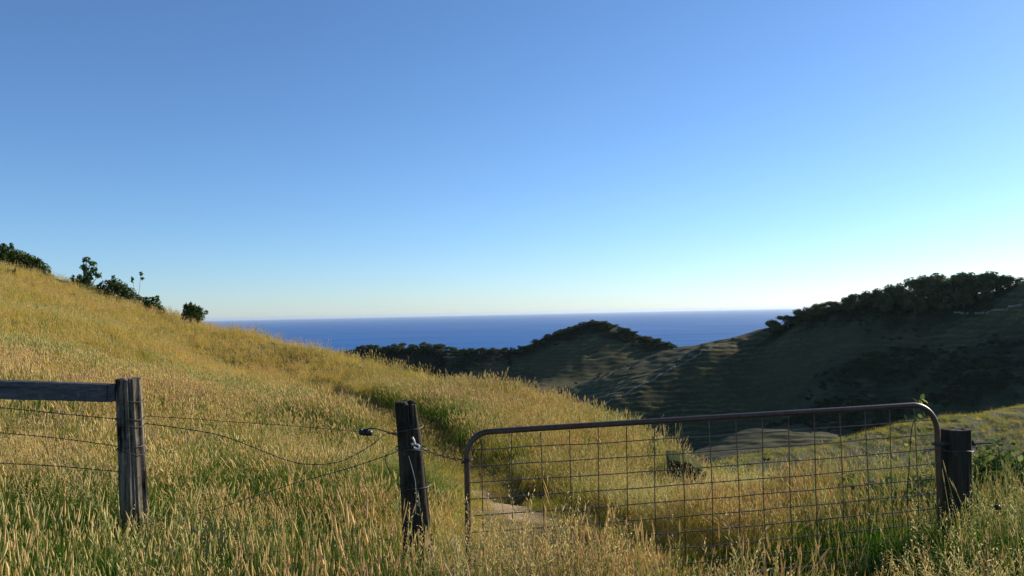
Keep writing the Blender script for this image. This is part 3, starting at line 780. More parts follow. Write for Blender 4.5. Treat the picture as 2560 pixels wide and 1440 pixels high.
bush('dark_bush', 'large wide dark bush at the far left on the golden hill skyline', 'bush', 62, 44.5, 3.2, 1.5, 4200, .07, BUSH_LEAF, 21, lobes=[
     (-1.35, 0, .55, .6, .5, .5), (-.9, .1, .75, .55, .5, .5), (-.4, 0, .75, .6, .5, .48), (.1, .1, .65, .55, .5, .45), (.6, 0, .55, .5, .45, .42), (1.0, .1, .42, .4, .4, .38), (1.35, 0, .18, .25, .25, .12),
     (-1.1, -.2, 1.15, .3, .3, .25), (.85, 0, .85, .22, .2, .16), (-.75, 0, 1.35, .12, .12, .2), (-.2, 0, .45, .9, .5, .35)], stems=6, sink=.0)
bush('small_plant', 'small dark leafy plant below the big bush at the left edge', 'plant', 12, 42, .5, .9, 160, .06, BUSH_LEAF, 22, lobes=[(0, 0, .75, .18, .18, .16), (.08, 0, .45, .15, .15, .15), (-.12, 0, .25, .16, .16, .16)], stems=3, spread=.6)
bush('small_plant', 'low sparse brown-green plant in the grass below the left-edge bush', 'plant', 28, 40, .7, .5, 200, .05, SCRUB_LEAF, 23, k=6, stems=4, spread=.5)
bush('open_shrub', 'tall airy pale green shrub on the left hill skyline', 'shrub', 222, 44, 1.6, 1.9, 620, .075, SHRUB_LEAF, 24, lobes=[
     (-.15, 0, 1.62, .26, .22, .18), (.12, .1, 1.4, .28, .25, .2), (-.22, 0, 1.15, .24, .25, .2), (.22, 0, 1.05, .28, .25, .2), (0, 0, .75, .3, .3, .3), (.55, 0, .72, .2, .2, .16), (-.1, 0, .4, .35, .3, .3)], stems=7, spread=.55, asp=.6)
bush('round_bush', 'small yellow-green bush at the foot of the airy skyline shrub', 'bush', 203, 43.5, .9, .8, 700, .05, SHRUB_LEAF, 25, k=7)
bush('dark_bush', 'dark dense bush spilling down the skyline right of the airy shrub', 'bush', 285, 43.5, 2.2, 1.5, 3000, .06, BUSH_LEAF, 26, lobes=[
     (-.75, 0, .55, .4, .4, .35), (-.3, 0, .75, .42, .4, .42), (.1, 0, .8, .4, .4, .42), (.5, 0, .55, .42, .4, .42), (.85, 0, .3, .38, .4, .4), (1.15, 0, .05, .35, .3, .3), (-.02, 0, 1.15, .14, .14, .22), (0, -.1, .3, .9, .4, .4), (-1.25, 0, .6, .38, .35, .3), (1.5, 0, -.12, .34, .3, .3), (1.85, 0, -.3, .26, .25, .25)], stems=6, sink=.1)
def sprig(px, d, pts, leaves, label):
    b = on_hill(px, d); e = empty('dry_sprig', b); tag(e, label, 'plant')
    for k, pth in enumerate(pts):
        mb = MB(); mb.tube(pth, [.014, .01, .007][:len(pth)], 5); mb.build('stem', BARK, e)
    link('foliage', leaf_cloud('foliage', 31, leaves, 110, .055, SHRUB_LEAF, .5), None, e)
sprig(338, 43, [[(0, 0, 0), (-.05, 0, .9), (-.15, 0, 1.5)], [(.1, 0, 0), (.25, 0, 1.0), (.32, 0, 1.75)]], [(-.15, 0, 1.45, .09, .09, .2), (.33, 0, 1.75, .11, .1, .1), (.4, 0, 1.5, .12, .1, .1)], 'thin twiggy sprig with few leaves poking above the dark skyline bush')
bush('round_bush', 'small upright dark bush between the spilling bush and the lone round bush', 'bush', 384, 42, 1.05, 1.15, 1500, .055, BUSH_LEAF, 27, lobes=[(-.22, 0, .72, .24, .25, .38), (.15, 0, .6, .3, .28, .36), (.38, 0, .28, .25, .25, .3), (0, 0, .35, .4, .35, .35), (.2, 0, .95, .1, .1, .2)], sink=.15)
bush('round_bush', 'lone round spiky dark bush on the skyline nearest the sea', 'bush', 482, 40, 1.3, 1.05, 2400, .06, BUSH_LEAF, 28, lobes=[(0, 0, .5, .52, .5, .48), (-.3, 0, .5, .3, .3, .35), (.3, 0, .5, .32, .3, .36), (0, 0, .85, .25, .25, .25), (-.25, 0, .8, .25, .2, .2), (.3, 0, .78, .25, .2, .2), (-.1, 0, 1.0, .08, .08, .12)], sink=-.12, asp=.35)

# weeds along the edge of the drop behind the gate
def weed(px, py, d, h, n, leaf, material, label, seed):
    q = at(px, py, d); zb = zn1(q.x, q.y); e = empty('leafy_weed', (q.x, q.y, zb)); tag(e, label, 'weed')
    r = random.Random(seed); lo = []
    for j in range(5):
        a = r.uniform(0, 6.28); t = r.uniform(.4, 1); p = (math.cos(a) * .14 * t, math.sin(a) * .14 * t, h * t)
        mb = MB(); mb.tube([(0, 0, -.05), (p[0] * .4, p[1] * .4, p[2] * .5), p], [.006, .005, .003], 4); mb.build('stem', SHRUB_LEAF, e)
        lo += [(p[0], p[1], p[2], .07, .07, .06), (p[0] * .6, p[1] * .6, p[2] * .65, .08, .08, .07)]
    link('foliage', leaf_cloud('foliage', seed, lo, n, leaf, material, .6), None, e)
weed(1625, 1100, 11.3, .5, 100, .035, SHRUB_LEAF, 'spindly grey-green weed at the edge of the drop, left of the other weed', 51)
weed(1672, 1120, 10.6, .45, 100, .035, BRAMBLE_LEAF, 'bright leafy weed at the lip of the bank beyond the gate mesh', 52)

# undercut lip of the bank beyond the gate
def bank_lip():
    TURF, n, l, out = mat('dry_turf'); p = node(n, 'ShaderNodeBsdfDiffuse'); p.inputs['Color'].default_value = (.07, .075, .03, 1); l.new(p.outputs[0], out.inputs['Surface'])
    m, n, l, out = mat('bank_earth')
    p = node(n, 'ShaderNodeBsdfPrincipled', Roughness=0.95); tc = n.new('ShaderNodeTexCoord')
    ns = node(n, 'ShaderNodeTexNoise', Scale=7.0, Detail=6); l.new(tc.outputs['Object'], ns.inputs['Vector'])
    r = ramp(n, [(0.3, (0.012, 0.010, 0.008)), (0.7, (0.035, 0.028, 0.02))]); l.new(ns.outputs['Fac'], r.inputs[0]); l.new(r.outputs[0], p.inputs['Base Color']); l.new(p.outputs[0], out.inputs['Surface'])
    a, b = at(1672, 1128, 9.9), at(1766, 1162, 9.5)
    e = empty('earth_bank', (a + b) / 2); c = (a + b) / 2; tag(e, 'small dark undercut bank with a pale turf lip, seen through the gate', 'bank')
    mb, tb = MB(), MB(); N_ = 14; v, f, tv = [], [], []
    for i in range(N_ + 1):
        t = i / N_; p_ = a.lerp(b, t) - c; hgt = .05 + .36 * math.sin(math.pi * min(1, .12 + .80 * t)); p_.z += 0.05 * math.sin(math.pi * t) - .12
        jz = rnd.uniform(-.008, .008)
        v += [(p_.x, p_.y, p_.z + jz - .02), (p_.x + .02, p_.y + .12 + rnd.uniform(-.02, .02), p_.z - hgt * .5), (p_.x, p_.y + .05, p_.z - hgt), (p_.x + .1, p_.y + .7, p_.z - hgt), (p_.x + .1, p_.y + .7, p_.z - .03)]
        tv += [(p_.x - .01, p_.y - .05, p_.z - .02 + jz), (p_.x, p_.y - .03, p_.z + .012 + jz), (p_.x + .1, p_.y + .72, p_.z + .004), (p_.x + .1, p_.y + .72, p_.z - .028)]
        if i:
            for k in range(5): f.append(((i - 1) * 5 + k, (i - 1) * 5 + (k + 1) % 5, i * 5 + (k + 1) % 5, i * 5 + k))
    mb.add(v, f + [(4, 3, 2, 1, 0), tuple(N_ * 5 + k for k in range(5))])
    tf = [((i - 1) * 4 + k, (i - 1) * 4 + (k + 1) % 4, i * 4 + (k + 1) % 4, i * 4 + k) for i in range(1, N_ + 1) for k in range(4)]
    tb.add(tv, tf + [(3, 2, 1, 0), tuple(N_ * 4 + k for k in range(4))])
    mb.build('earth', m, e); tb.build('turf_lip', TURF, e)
bank_lip()

# ------------------------------------------------------------------ fence: wood and metal materials
def wood_material(name, dark, light, dark_patch, scale=1.0):
    m, n, l, out = mat(name)
    tc = n.new('ShaderNodeTexCoord')
    mp = node(n, 'ShaderNodeMapping'); mp.inputs['Scale'].default_value = (38 * scale, 38 * scale, 2.2 * scale); l.new(tc.outputs['Object'], mp.inputs['Vector'])
    g = node(n, 'ShaderNodeTexNoise', Scale=1.0, Detail=8, Roughness=0.7); l.new(mp.outputs[0], g.inputs['Vector'])
    r = ramp(n, [(0.30, dark), (0.50, tuple((a + b) / 2 for a, b in zip(dark, light))), (0.72, light)]); l.new(g.outputs['Fac'], r.inputs[0])
    mp2 = node(n, 'ShaderNodeMapping'); mp2.inputs['Scale'].default_value = (9, 9, 2.4); l.new(tc.outputs['Object'], mp2.inputs['Vector'])
    s = node(n, 'ShaderNodeTexNoise', Scale=1.0, Detail=4, Roughness=0.6); l.new(mp2.outputs[0], s.inputs['Vector'])
    sr = ramp(n, [(0.46, (0, 0, 0)), (0.60, (1, 1, 1))]); l.new(s.outputs['Fac'], sr.inputs[0])
    col = mixc(n, l, math_n(n, l, 'MULTIPLY', sr.outputs[0], dark_patch), r.outputs[0], tuple(c * .25 for c in dark))  # darker noise patches over the grain, strength set per wood
    lm = node(n, 'ShaderNodeTexNoise', Scale=22.0, Detail=4); l.new(tc.outputs['Object'], lm.inputs['Vector'])
    lr = ramp(n, [(0.60, (0, 0, 0)), (0.68, (1, 1, 1))]); l.new(lm.outputs['Fac'], lr.inputs[0])
    col = mixc(n, l, math_n(n, l, 'MULTIPLY', lr.outputs[0], 0.35), col, tuple(min(c * 1.3, .4) for c in light))
    p = node(n, 'ShaderNodeBsdfPrincipled', Roughness=0.9); p.inputs['Specular IOR Level'].default_value = 0.15
    l.new(col, p.inputs['Base Color'])
    b = node(n, 'ShaderNodeBump', Strength=0.9, Distance=0.012); l.new(g.outputs['Fac'], b.inputs['Height']); l.new(b.outputs[0], p.inputs['Normal'])
    l.new(p.outputs[0], out.inputs['Surface']); return m
W_GREY = wood_material('weathered_post_wood', (0.03, 0.024, 0.017), (0.33, 0.27, 0.19), 1.0)
W_DARK = wood_material('dark_post_wood', (0.02, 0.016, 0.011), (0.10, 0.082, 0.055), 0.6)
W_ROUND = wood_material('treated_post_wood', (0.022, 0.02, 0.014), (0.07, 0.062, 0.042), 0.4)
W_RAIL = wood_material('rail_wood', (0.05, 0.05, 0.052), (0.17, 0.165, 0.16), 0.25)
def metal(name, base, rough, rust):
    m, n, l, out = mat(name)
    tc = n.new('ShaderNodeTexCoord'); ns = node(n, 'ShaderNodeTexNoise', Scale=14.0, Detail=6, Roughness=.7); l.new(tc.outputs['Object'], ns.inputs['Vector'])
    r = ramp(n, [(0.42, base), (0.60, rust)]); l.new(ns.outputs['Fac'], r.inputs[0])
    mr = ramp(n, [(0.42, (.35,) * 3), (0.60, (.05,) * 3)]); l.new(ns.outputs['Fac'], mr.inputs[0])
    p = node(n, 'ShaderNodeBsdfPrincipled', Roughness=rough); l.new(r.outputs[0], p.inputs['Base Color']); l.new(mr.outputs[0], p.inputs['Metallic'])
    l.new(p.outputs[0], out.inputs['Surface']); return m
M_TUBE = metal('gate_tube_metal', (0.085, 0.062, 0.044), .42, (0.06, 0.030, 0.016))
M_MESH = metal('mesh_wire_metal', (0.15, 0.115, 0.08), .42, (0.09, 0.048, 0.024))
M_WIRE = metal('barbed_wire_metal', (0.09, 0.08, 0.075), .6, (0.06, 0.035, 0.025))
M_BOLT = metal('bolt_metal', (0.05, 0.05, 0.05), .6, (0.04, 0.025, 0.02))
M_HOOK = metal('hook_metal', (0.75, 0.75, 0.72), .35, (0.6, 0.58, 0.52))
m, n, l, out = mat('insulator_plastic'); p = node(n, 'ShaderNodeBsdfPrincipled', Roughness=.45); p.inputs['Base Color'].default_value = (.012, .012, .015, 1); l.new(p.outputs[0], out.inputs['Surface']); M_INS = m

def post_mesh(mb, bottom, top, r0, r1, square, seed, seg=56, rings=46, jag=.02, groove=.006, chip=0.0):
    rr = np.random.default_rng(seed); ph = rr.uniform(0, 50)
    axis = top - bottom; v = []; L = axis.length
    crack = {int(k): rr.uniform(.3, 1.0) for k in rr.integers(0, seg, 9)}
    edge = [rr.uniform(-jag, jag * .4) for _ in range(seg)]
    edge = [(edge[k] + edge[k - 1] + edge[(k + 1) % seg]) / 3 for k in range(seg)]
    for i in range(rings + 1):
        t = i / rings; c = bottom + axis * t; r = r0 + (r1 - r0) * t
        r *= 1 + .03 * math.sin(5 * t + ph)
        for k in range(seg):
            a = 2 * math.pi * k / seg
            q = 1.0
            if square: q = 1 / max(abs(math.cos(a - .12)), abs(math.sin(a - .12))) ** square
            g = groove * float(vnoise(np.array([k * 1.37 + ph]), np.array([t * 3.0 + ph]))[0] - .5) * 2
            if k in crack and crack[k] > abs(t - .6): g -= .010
            if chip and t > .84 and math.cos(a - .15) > .45: g -= chip * (t - .84) / .16 * (math.cos(a - .15) - .45) * 1.6
            rad = r * q + g
            z = edge[k] if i == rings else 0
            v.append(c + Vector((math.cos(a) * rad, math.sin(a) * rad, z)))
    f = [(i * seg + k, i * seg + (k + 1) % seg, (i + 1) * seg + (k + 1) % seg, (i + 1) * seg + k) for i in range(rings) for k in range(seg)]
    base = len(v)
    for k in range(seg):
        p_ = v[rings * seg + k]; c = top; v.append(c + (p_ - c) * .55 + Vector((0, 0, rr.uniform(-.004, .008))))
    v.append(top + Vector((0, 0, .002)))
    for k in range(seg):
        k2 = (k + 1) % seg
        f.append((rings * seg + k, rings * seg + k2, base + k2, base + k)); f.append((base + k, base + k2, base + seg))
    mb.add(v, f)
def fence_post(label, px_top, py_top, px_bot, py_bot, d, w_top, w_bot, material, **kw):
    top = at(px_top, py_top, d); bot = at(px_bot, py_bot, d); q = top + (bot - top) * 1.0
    zb = zn1(bot.x, bot.y) - .25; bot = top + (bot - top) * ((top.z - zb) / (top.z - bot.z))
    e = empty('fence_post', (bot.x, bot.y, zb + .25)); tag(e, label, 'fence post', 'fence and gate posts')
    o = Vector(e.location)
    mb = MB(); post_mesh(mb, bot - o, top - o, w_bot / 2, w_top / 2, **kw); mb.build('timber', material, e)
    return e
DL, DM, DR = 5.5, 5.15, 5.78
postL = fence_post('weathered grey round fence post holding the wooden rail', 321, 946, 338, 1330, DL, .165, .185, W_GREY, square=0, seed=1, jag=.012)
postM = fence_post('dark split-timber fence post with jagged top that holds the gate chain', 1017, 1003, 1040, 1310, DM, .155, .192, W_DARK, square=.55, seed=2, jag=.028, groove=.010, chip=.035)
postR = fence_post('thick dark round gate post with flat top and hinge bolt', 2390, 1072, 2392, 1325, DR, .192, .192, W_ROUND, square=0, seed=3, jag=.002, groove=.0025)

def wire_child(parent, pts, rad, name='tie_wire', material=None, label=None):
    o = Vector(parent.location); mb = MB(); mb.tube([Vector(p) - o for p in pts], rad, 5)
    c = mb.build(name, material or M_WIRE, parent)
    if label: c['label'] = label
    return c
def wrap(parent, px, py, d, r, tilt, turns=1.0, a0=0.0):
    c = at(px, py, d); pts = []
    for i in range(int(28 * turns) + 1):
        a = a0 + 2 * math.pi * i / 28
        pts.append(c + Vector((math.cos(a) * r, math.sin(a) * r, tilt * math.cos(a) + .004 * math.sin(3 * a) + .004 * i / 28)))
    wire_child(parent, pts, .0026)
for py, r, t, tr in ((1000, .090, -.012, 1.0), (1047, .092, -.006, 2.0), (1062, .092, -.012, 1.0), (1117, .095, .01, 1.0), (1128, .095, -.02, 1.6)):
    wrap(postL, 321 + (py - 946) * .044, py, DL, r, t, tr)
wrap(postM, 1021, 1073, DM, .094, .014); wrap(postM, 1027, 1122, DM, .098, -.004, 2.0); wrap(postM, 1036, 1216, DM, .105, .008)
wire_child(postM, [at(*p) for p in ((1022, 1140, DM - .12), (1029, 1165, DM - .115), (1038, 1200, DM - .12), (1041, 1235, DM - .12), (1039, 1285, DM - .125))], .0016, 'loose_wire', M_HOOK)
for px, py in ((1012, 1078), (1040, 1120), (1030, 1216)):
    wire_child(postM, [at(px - 3, py - 3, DM - .09), at(px - 3, py - 2, DM - .105), at(px + 4, py + 1, DM - .105), at(px + 4, py, DM - .085)], .002, 'staple')

# wooden rail
def rail():
    pts = [at(-330, 928, 5.72), at(-120, 960, 5.66), at(0, 973, 5.62), at(140, 977, 5.58), at(258, 981, 5.53), at(292, 981, DL)]
    o = pts[-1]; e = empty('fence_rail', o); tag(e, 'weathered sawn timber rail running left from the grey post', 'fence rail')
    v, f = [], []; P = catmull(pts, 10); hh = .063; th = .03
    for i, p in enumerate(P):
        p = p - o; t = i / (len(P) - 1); k = 1.10 - .14 * t
        if t > .90: k *= .96
        prof = [(-th, -hh), (-th * 1.1, 0), (-th, hh * .9), (-th * .6, hh), (th, hh), (th, -hh), (-th * .6, -hh * 1.03)]
        for a, b in prof: v.append((p.x, p.y + a + .002 * rnd.uniform(-1, 1), p.z + b * k + .0022 * rnd.uniform(-1, 1)))
        if i:
            for j in range(7): f.append(((i - 1) * 7 + j, (i - 1) * 7 + (j + 1) % 7, i * 7 + (j + 1) % 7, i * 7 + j))
    mb = MB(); mb.add(v, f + [tuple(range(6, -1, -1)), tuple((len(P) - 1) * 7 + j for j in range(7))])
    mb.build('timber', wood_horizontal, e, smooth=True)
    sb = MB()
    q = at(268, 981, 5.495) - o
    sb.tube([q + Vector((0, -.012, .05)), q + Vector((.002, -.014, 0)), q + Vector((0, -.012, -.05))], .004, 5)
    sb.build('tie_wire', M_WIRE, e)
    return e
m = W_RAIL
for nd in m.node_tree.nodes:
    if nd.type == 'MAPPING': s_ = nd.inputs['Scale'].default_value; nd.inputs['Scale'].default_value = (s_[2], s_[1], s_[0])
wood_horizontal = m
rail()

# barbed wires
def barbed(label, pts, rad=.0026, barbs=True, group='barbed wires of the fence'):
    P = catmull([at(*p) for p in pts], 10); o = P[0]
    e = empty('barbed_wire', o); tag(e, label, 'wire', group)
    a, b = MB(), MB(); L = 0; tw1, tw2 = [], []
    Q = []
    for p, q in zip(P[:-1], P[1:]):
        k = max(2, int((q - p).length / .02))
        Q += [p.lerp(q, i / k) for i in range(k)]
    Q.append(P[-1])
    for i, p in enumerate(Q):
        an = i * .9; off = Vector((0, math.cos(an), math.sin(an))) * rad * .6
        tw1.append(p - o + off); tw2.append(p - o - off)
    a.tube(tw1, rad * .75, 4); a.tube(tw2, rad * .75, 4)
    a.build('strand', M_WIRE, e)
    if barbs:
        acc = 0
        for p, q in zip(Q[:-1], Q[1:]):
            acc += (q - p).length
            if acc > .11:
                acc = 0; c = p - o
                for s in (-1, 1):
                    d = Vector((rnd.uniform(-.6, .6), rnd.uniform(-.5, .5), s * rnd.uniform(.6, 1))).normalized()
                    b.tube([c - d * .004, c + d * .017], [.002, .0008], 4)
                t = (q - p).normalized(); b.tube([c - t * .006, c + t * .006], .0045, 5)
        b.build('barbs', M_WIRE, e)['kind'] = 'stuff'
    return e
barbed('barbed wire just under the wooden rail, left of the grey post', [(-200, 1000, 5.6), (0, 1019, 5.58), (150, 1034, 5.52), (296, 1048, 5.42)])
barbed('second barbed wire below the rail, left of the grey post', [(-200, 1066, 5.6), (0, 1082, 5.58), (150, 1096, 5.52), (304, 1117, 5.42)])
barbed('lowest barbed wire left of the grey post, half lost in grass', [(-200, 1150, 5.6), (0, 1158, 5.58), (150, 1166, 5.52), (305, 1180, 5.42)])
barbed('thin upper wire running from the grey post to the black insulator', [(360, 1040, 5.45), (480, 1047, 5.38), (560, 1053, 5.32), (720, 1064, 5.24), (905, 1080, 5.14)], rad=.0018, barbs=False)
barbed('sagging barbed wire dipping between the grey post and the dark post', [(362, 1058, 5.44), (480, 1075, 5.38), (560, 1091, 5.33), (640, 1121, 5.28), (715, 1150, 5.24), (772, 1161, 5.21), (850, 1154, 5.17), (925, 1115, 5.12), (968, 1084, 5.09), (996, 1086, 5.06)])
barbed('lowest slack barbed wire sloping from the dark post down into the grass', [(1004, 1124, 5.06), (960, 1141, 5.08), (880, 1168, 5.14), (800, 1191, 5.2), (740, 1207, 5.24), (640, 1240, 5.3), (500, 1282, 5.36), (350, 1310, 5.44)])
barbed('short broken barbed wire curling beside the foot of the dark post', [(962, 1140, 5.06), (968, 1165, 5.05), (985, 1195, 5.05), (1000, 1218, 5.06), (1014, 1226, 5.04)])
# insulator and its jumper loop
def insulator(px, py, d, label, loop, s=1.0):
    c = at(px, py, d); e = empty('wire_insulator', c); tag(e, label, 'insulator')
    mb = MB(); ax = Vector((1, 0, -.12)).normalized()
    prof = [(-.045, .006), (-.043, .014), (-.034, .021), (-.024, .023), (-.020, .018), (-.014, .023), (-.004, .024), (.001, .018), (.008, .024), (.018, .024), (.024, .018), (.030, .022), (.040, .017), (.046, .006)]
    mb.tube([ax * a * s for a, r in prof], [r * s for a, r in prof], 14); mb.build('body', M_INS, e)
    wb = MB(); wb.tube([p - c for p in catmull([at(*q) for q in loop], 8)], .004, 6); wb.build('loop_wire', M_INS, e)
    return e
insulator(914, 1081, 5.12, 'black plastic insulator on the wire left of the dark post', [(897, 1083, 5.12), (905, 1076, 5.11), (933, 1071, 5.10), (958, 1077, 5.08), (985, 1086, 5.05), (1000, 1090, 5.04)])
insulator(2492, 1268, 5.7, 'small dark insulator on a wire stub right of the hinge post', [(2438, 1258, 5.7), (2452, 1256, 5.69), (2468, 1262, 5.69), (2482, 1267, 5.7), (2530, 1274, 5.72)], .8)

# ------------------------------------------------------------------ gate
def gate():
    DGL, DGR = 5.10, 5.70
    A = at(1166, 1082, DGL); B = at(2340, 1010, DGR)                        # outer top corners of the frame
    zb = (at(2000, 1420, 5.53).z)                                           # bottom rail
    Au, Bu = Vector((A.x, A.y, 0)), Vector((B.x, B.y, 0)); U_ = (Bu - Au); W_ = U_.length; u = U_ / W_
    e = empty('farm_gate', (A.x, A.y, zb)); tag(e, 'long steel farm gate of bent tube with welded wire mesh', 'gate')
    def P(s, z): return u * s + Vector((0, 0, z))                            # gate plane, local
    zt0, zt1 = A.z - zb, B.z - zb
    def ztop(s): return zt0 + (zt1 - zt0) * s / W_
    R = .0195
    pts = [P(0, -.02), P(0, .2), P(0, .5)]
    rc = .15
    for i in range(11):
        a = math.pi - i * math.pi / 20
        pts.append(P(rc + rc * math.cos(a), ztop(0) - rc + rc * math.sin(a)))
    for k in range(1, 9): pts.append(P(rc + (W_ - 2 * rc - .04) * k / 9, ztop(rc + (W_ - 2 * rc) * k / 9)))
    rc = .19
    for i in range(13):
        a = math.pi / 2 - i * math.pi / 24
        pts.append(P(W_ - rc + rc * math.cos(a), ztop(W_) - rc + rc * math.sin(a)))
    pts += [P(W_, .5), P(W_, .2), P(W_, -.02)]
    mb = MB(); mb.tube(pts, R, 14); mb.build('frame', M_TUBE, e)
    mb = MB(); mb.tube([P(.024, 0), P(W_ * .3, -.004), P(W_ * .6, .003), P(W_ - .024, 0)], R * .9, 12); mb.build('bottom_rail', M_TUBE, e)
    yo = Vector((u.y, -u.x, 0)) * .012
    s0 = .095; ncol = 17; sp = .2
    for k in range(ncol):
        s = s0 + k * (W_ - s0 - .185) / (ncol - 1)
        bow = rnd.uniform(-.011, .011); mb = MB()
        topz = ztop(s) - (0.022 if s > .16 else .045)
        mb.tube([P(s + rnd.uniform(-.003, .003), .005) + yo, P(s + bow, topz * .5) + yo, P(s, topz) + yo], .0036, 6)
        mb.build('vertical_wire', M_MESH, e)
    nrow = 10
    for k in range(nrow):
        mb = MB(); pts = []; drop = .105 * (k + 1) + .005
        for i in range(18):
            s = .01 + (W_ - .02) * i / 17
            pts.append(P(s, ztop(s) - drop - .012 * math.sin(math.pi * i / 17) + rnd.uniform(-.003, .003)) - yo * .0 + yo * .5)
        mb.tube(pts, .0036, 6); mb.build('horizontal_wire', M_MESH, e)
    # hinge: eye round the stile carried by a bolt through the post
    mb = MB(); zh = at(2345, 1110, DGR).z - zb; c = P(W_, zh)
    mb.tube([c + Vector((math.cos(a) * .030, math.sin(a) * .030, 0)) for a in [i * math.pi / 8 for i in range(16)]], .010, 6, closed=True)
    mb.build('hinge_eye', M_BOLT, e)
    return e, A, u, zb, W_
gate_e, GA, gu, gzb, GW = gate()
# hinge bolt through the right post (a part of the post)
p0, p1 = at(2352, 1110, 5.70), at(2481, 1106, 5.84)
wire_child(postR, [p0, p1], .010, 'hinge_bolt', M_BOLT)
n0 = p0.lerp(p1, .60); n1 = p0.lerp(p1, .66); wire_child(postR, [n0, n1], .022, 'nut', M_BOLT)
wrap(postR, 2391, 1125, DR, .106, -.004, 2.0)

# gate chain
def chain():
    a, b = at(1050, 1120, DM - .11), at(1163, 1151, 5.075); o = a.copy()
    e = empty('gate_chain', o); tag(e, 'short steel chain from the dark post to the gate stile', 'chain')
    n_ = 13; d = (b - a) / n_; L = d.length * .66
    t = d.normalized(); up = Vector((0, 0, 1)); s1 = t.cross(up).normalized(); s2 = s1.cross(t)
    for k in range(n_):
        c = a + d * (k + .5) - o; c.z -= .012 * math.sin(math.pi * (k + .5) / n_)
        w = s1 if k % 2 else s2; pts = []
        for i in range(12):
            an = 2 * math.pi * i / 12
            pts.append(c + t * (math.cos(an) * L * 1.0) + w * (math.sin(an) * .0075))
        mb = MB(); mb.tube(pts, .0027, 5, closed=True); mb.build('link', M_BOLT, e)
    mb = MB(); c = at(1167, 1152, 5.10) - o                                   # last loop round the stile
    mb.tube([c + Vector((math.cos(an) * .032, math.sin(an) * .032, .01 * math.cos(an))) for an in [i * math.pi / 9 for i in range(18)]], .007, 6, closed=True)
    mb.build('stile_loop', M_BOLT, e)
chain()
h = empty('gate_hook', at(1040, 1105, DM - .12)); tag(h, 'bright metal hook on the dark post at the end of the chain', 'hook')
o = Vector(h.location); dh = DM - .125
mb = MB(); mb.tube([q - o for q in catmull([at(1031, 1093, dh), at(1035, 1101, dh), at(1038, 1110, dh), at(1044, 1112, dh), at(1048, 1116, dh), at(1046, 1122, dh), at(1039, 1121, dh), at(1034, 1118, dh)], 5)], .0058, 7); mb.build('shank', M_HOOK, h)
mb = MB(); mb.tube([at(1031, 1108, dh) - o, at(1031, 1113, dh) - o], .007, 7); mb.build('pin', M_HOOK, h)

# ------------------------------------------------------------------ vine and brambles at the hinge end
def vine():
    d = 6.15; pts = [at(2268, 1235, d), at(2272, 1180, d), at(2275, 1120, d), at(2280, 1070, d), at(2292, 1035, d), at(2300, 1010, d), at(2304, 992, d)]
    zb = zn1(pts[0].x, pts[0].y); o = Vector((pts[0].x, pts[0].y, zb)); e = empty('bramble_vine', o); tag(e, 'leafy vine shoot rising behind the hinge end of the gate', 'vine')
    mb = MB(); P = catmull([o - Vector((0, 0, .05))] + pts, 6); mb.tube([p - o for p in P], [.006 - .004 * i / len(P) for i in range(len(P))], 5); mb.build('stem', BRAMBLE_STEM, e)
    lv = [(2288, 1000, 14, .6), (2306, 992, 13, -.3), (2312, 1003, 15, 1.2), (2301, 1006, 13, 2.0), (2294, 1012, 10, .2), (2264, 1044, 12, .5), (2300, 1040, 14, 2.4), (2310, 1036, 10, .9), (2290, 1048, 12, 1.8), (2262, 1060, 10, 2.2),
          (2296, 1075, 12, .4), (2286, 1100, 14, 1.1), (2266, 1112, 12, 2.7), (2292, 1125, 14, 0.2), (2276, 1140, 12, 1.9), (2300, 1150, 13, .8)]
    for px, py, s, a in lv:
        c = at(px, py, d + rnd.uniform(-.06, .06)) - o; sz = s * d / F * .72
        rm = Euler((rnd.uniform(.6, 1.5), rnd.uniform(-.5, .5), a)).to_matrix()
        out_ = [(0, -.55, 0), (.28, -.42, .05), (.40, -.05, .08), (.26, .36, .04), (0, .65, -.06), (-.26, .36, .04), (-.40, -.05, .08), (-.28, -.42, .05)]
        v = [c] + [c + rm @ (Vector(q) * sz * 1.5) for q in out_]
        b = MB(); b.add(v, [(0, i + 1, (i + 1) % 8 + 1) for i in range(8)])
        ob = b.build('leaf', BRAMBLE_LEAF, e); point_attr(ob.data, 'leafrand', [rnd.uniform(.4, 1)] * len(v))
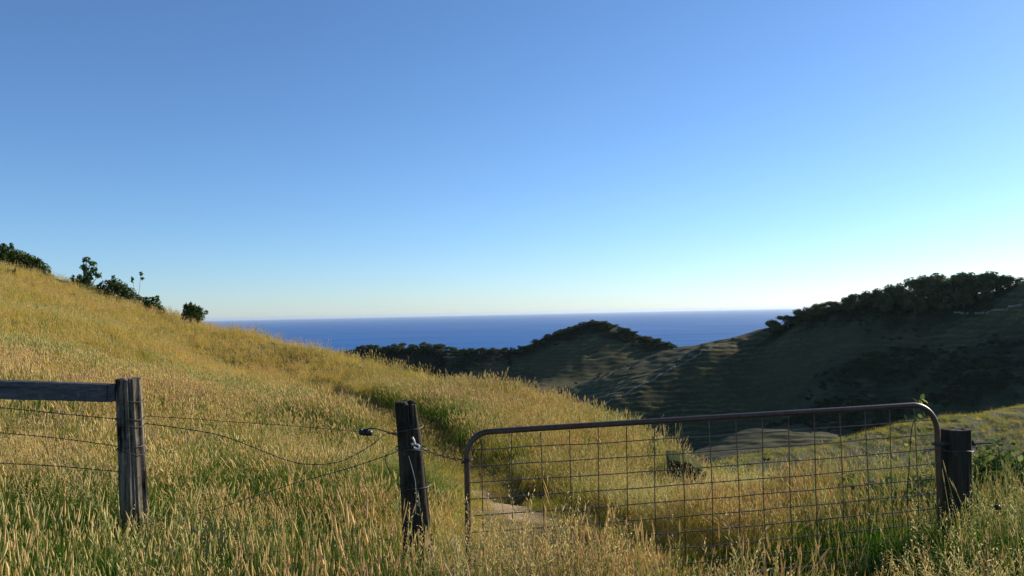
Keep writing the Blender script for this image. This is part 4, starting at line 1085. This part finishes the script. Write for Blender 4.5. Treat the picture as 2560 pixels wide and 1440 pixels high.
m, n, l, out = mat('bramble_stem'); p = node(n, 'ShaderNodeBsdfPrincipled', Roughness=.7); p.inputs['Base Color'].default_value = (.10, .07, .035, 1); l.new(p.outputs[0], out.inputs['Surface']); BRAMBLE_STEM = m
vine()
def bramble(px, d, w, h, n, label, seed):
    q = at(px, 1100, d); b = Vector((q.x, q.y, zn1(q.x, q.y))); e = empty('bramble_bush', b); tag(e, label, 'bramble')
    lo = lobes_dome(seed, w, h, 12)
    link('foliage', leaf_cloud('foliage', seed, lo, n, .024, BRAMBLE_LEAF, .45, .65), None, e)
    mb = MB(); r = random.Random(seed)
    for j in range(9):
        a = r.uniform(0, 6.28); rr = w * .5
        mb.tube(catmull([(0, 0, -.05), (math.cos(a) * rr * .4, math.sin(a) * rr * .4, h * .8), (math.cos(a) * rr, math.sin(a) * rr, h * r.uniform(.3, .9))], 5), .004, 4)
    mb.build('canes', BRAMBLE_STEM, e)
bramble(2500, 7.2, 1.5, .72, 2600, 'leafy bramble thicket to the right of the thick gate post', 71)
bramble(2660, 7.0, 1.2, .6, 1800, 'bramble clump at the right edge, beyond the thicket', 74)
bramble(2240, 7.0, 1.1, .55, 1500, 'low bramble clump behind the hinge end of the gate', 72)
bramble(1480, 5.9, .5, .3, 260, 'small dark leafy clump in the wheel rut behind the gate', 73)

# ------------------------------------------------------------------ sea air between us and the far hills
m = bpy.data.materials.new('sea_air'); m.use_nodes = True; n, l = m.node_tree.nodes, m.node_tree.links; n.clear()
out = n.new('ShaderNodeOutputMaterial'); pv = n.new('ShaderNodeVolumePrincipled')
pv.inputs['Color'].default_value = (0.72, 0.86, 1.0, 1); pv.inputs['Density'].default_value = 2.6e-5; pv.inputs['Anisotropy'].default_value = 0.35
l.new(pv.outputs[0], out.inputs['Volume'])
mb = MB(); H = 61000; mb.box((-H, -H, -107), (H, H, 40)); hz = mb.build('haze', m, smooth=False)
tag(hz, 'thin pale sea haze in the air over the hills', 'haze', kind='stuff')
scene.cycles.volume_bounces = 0
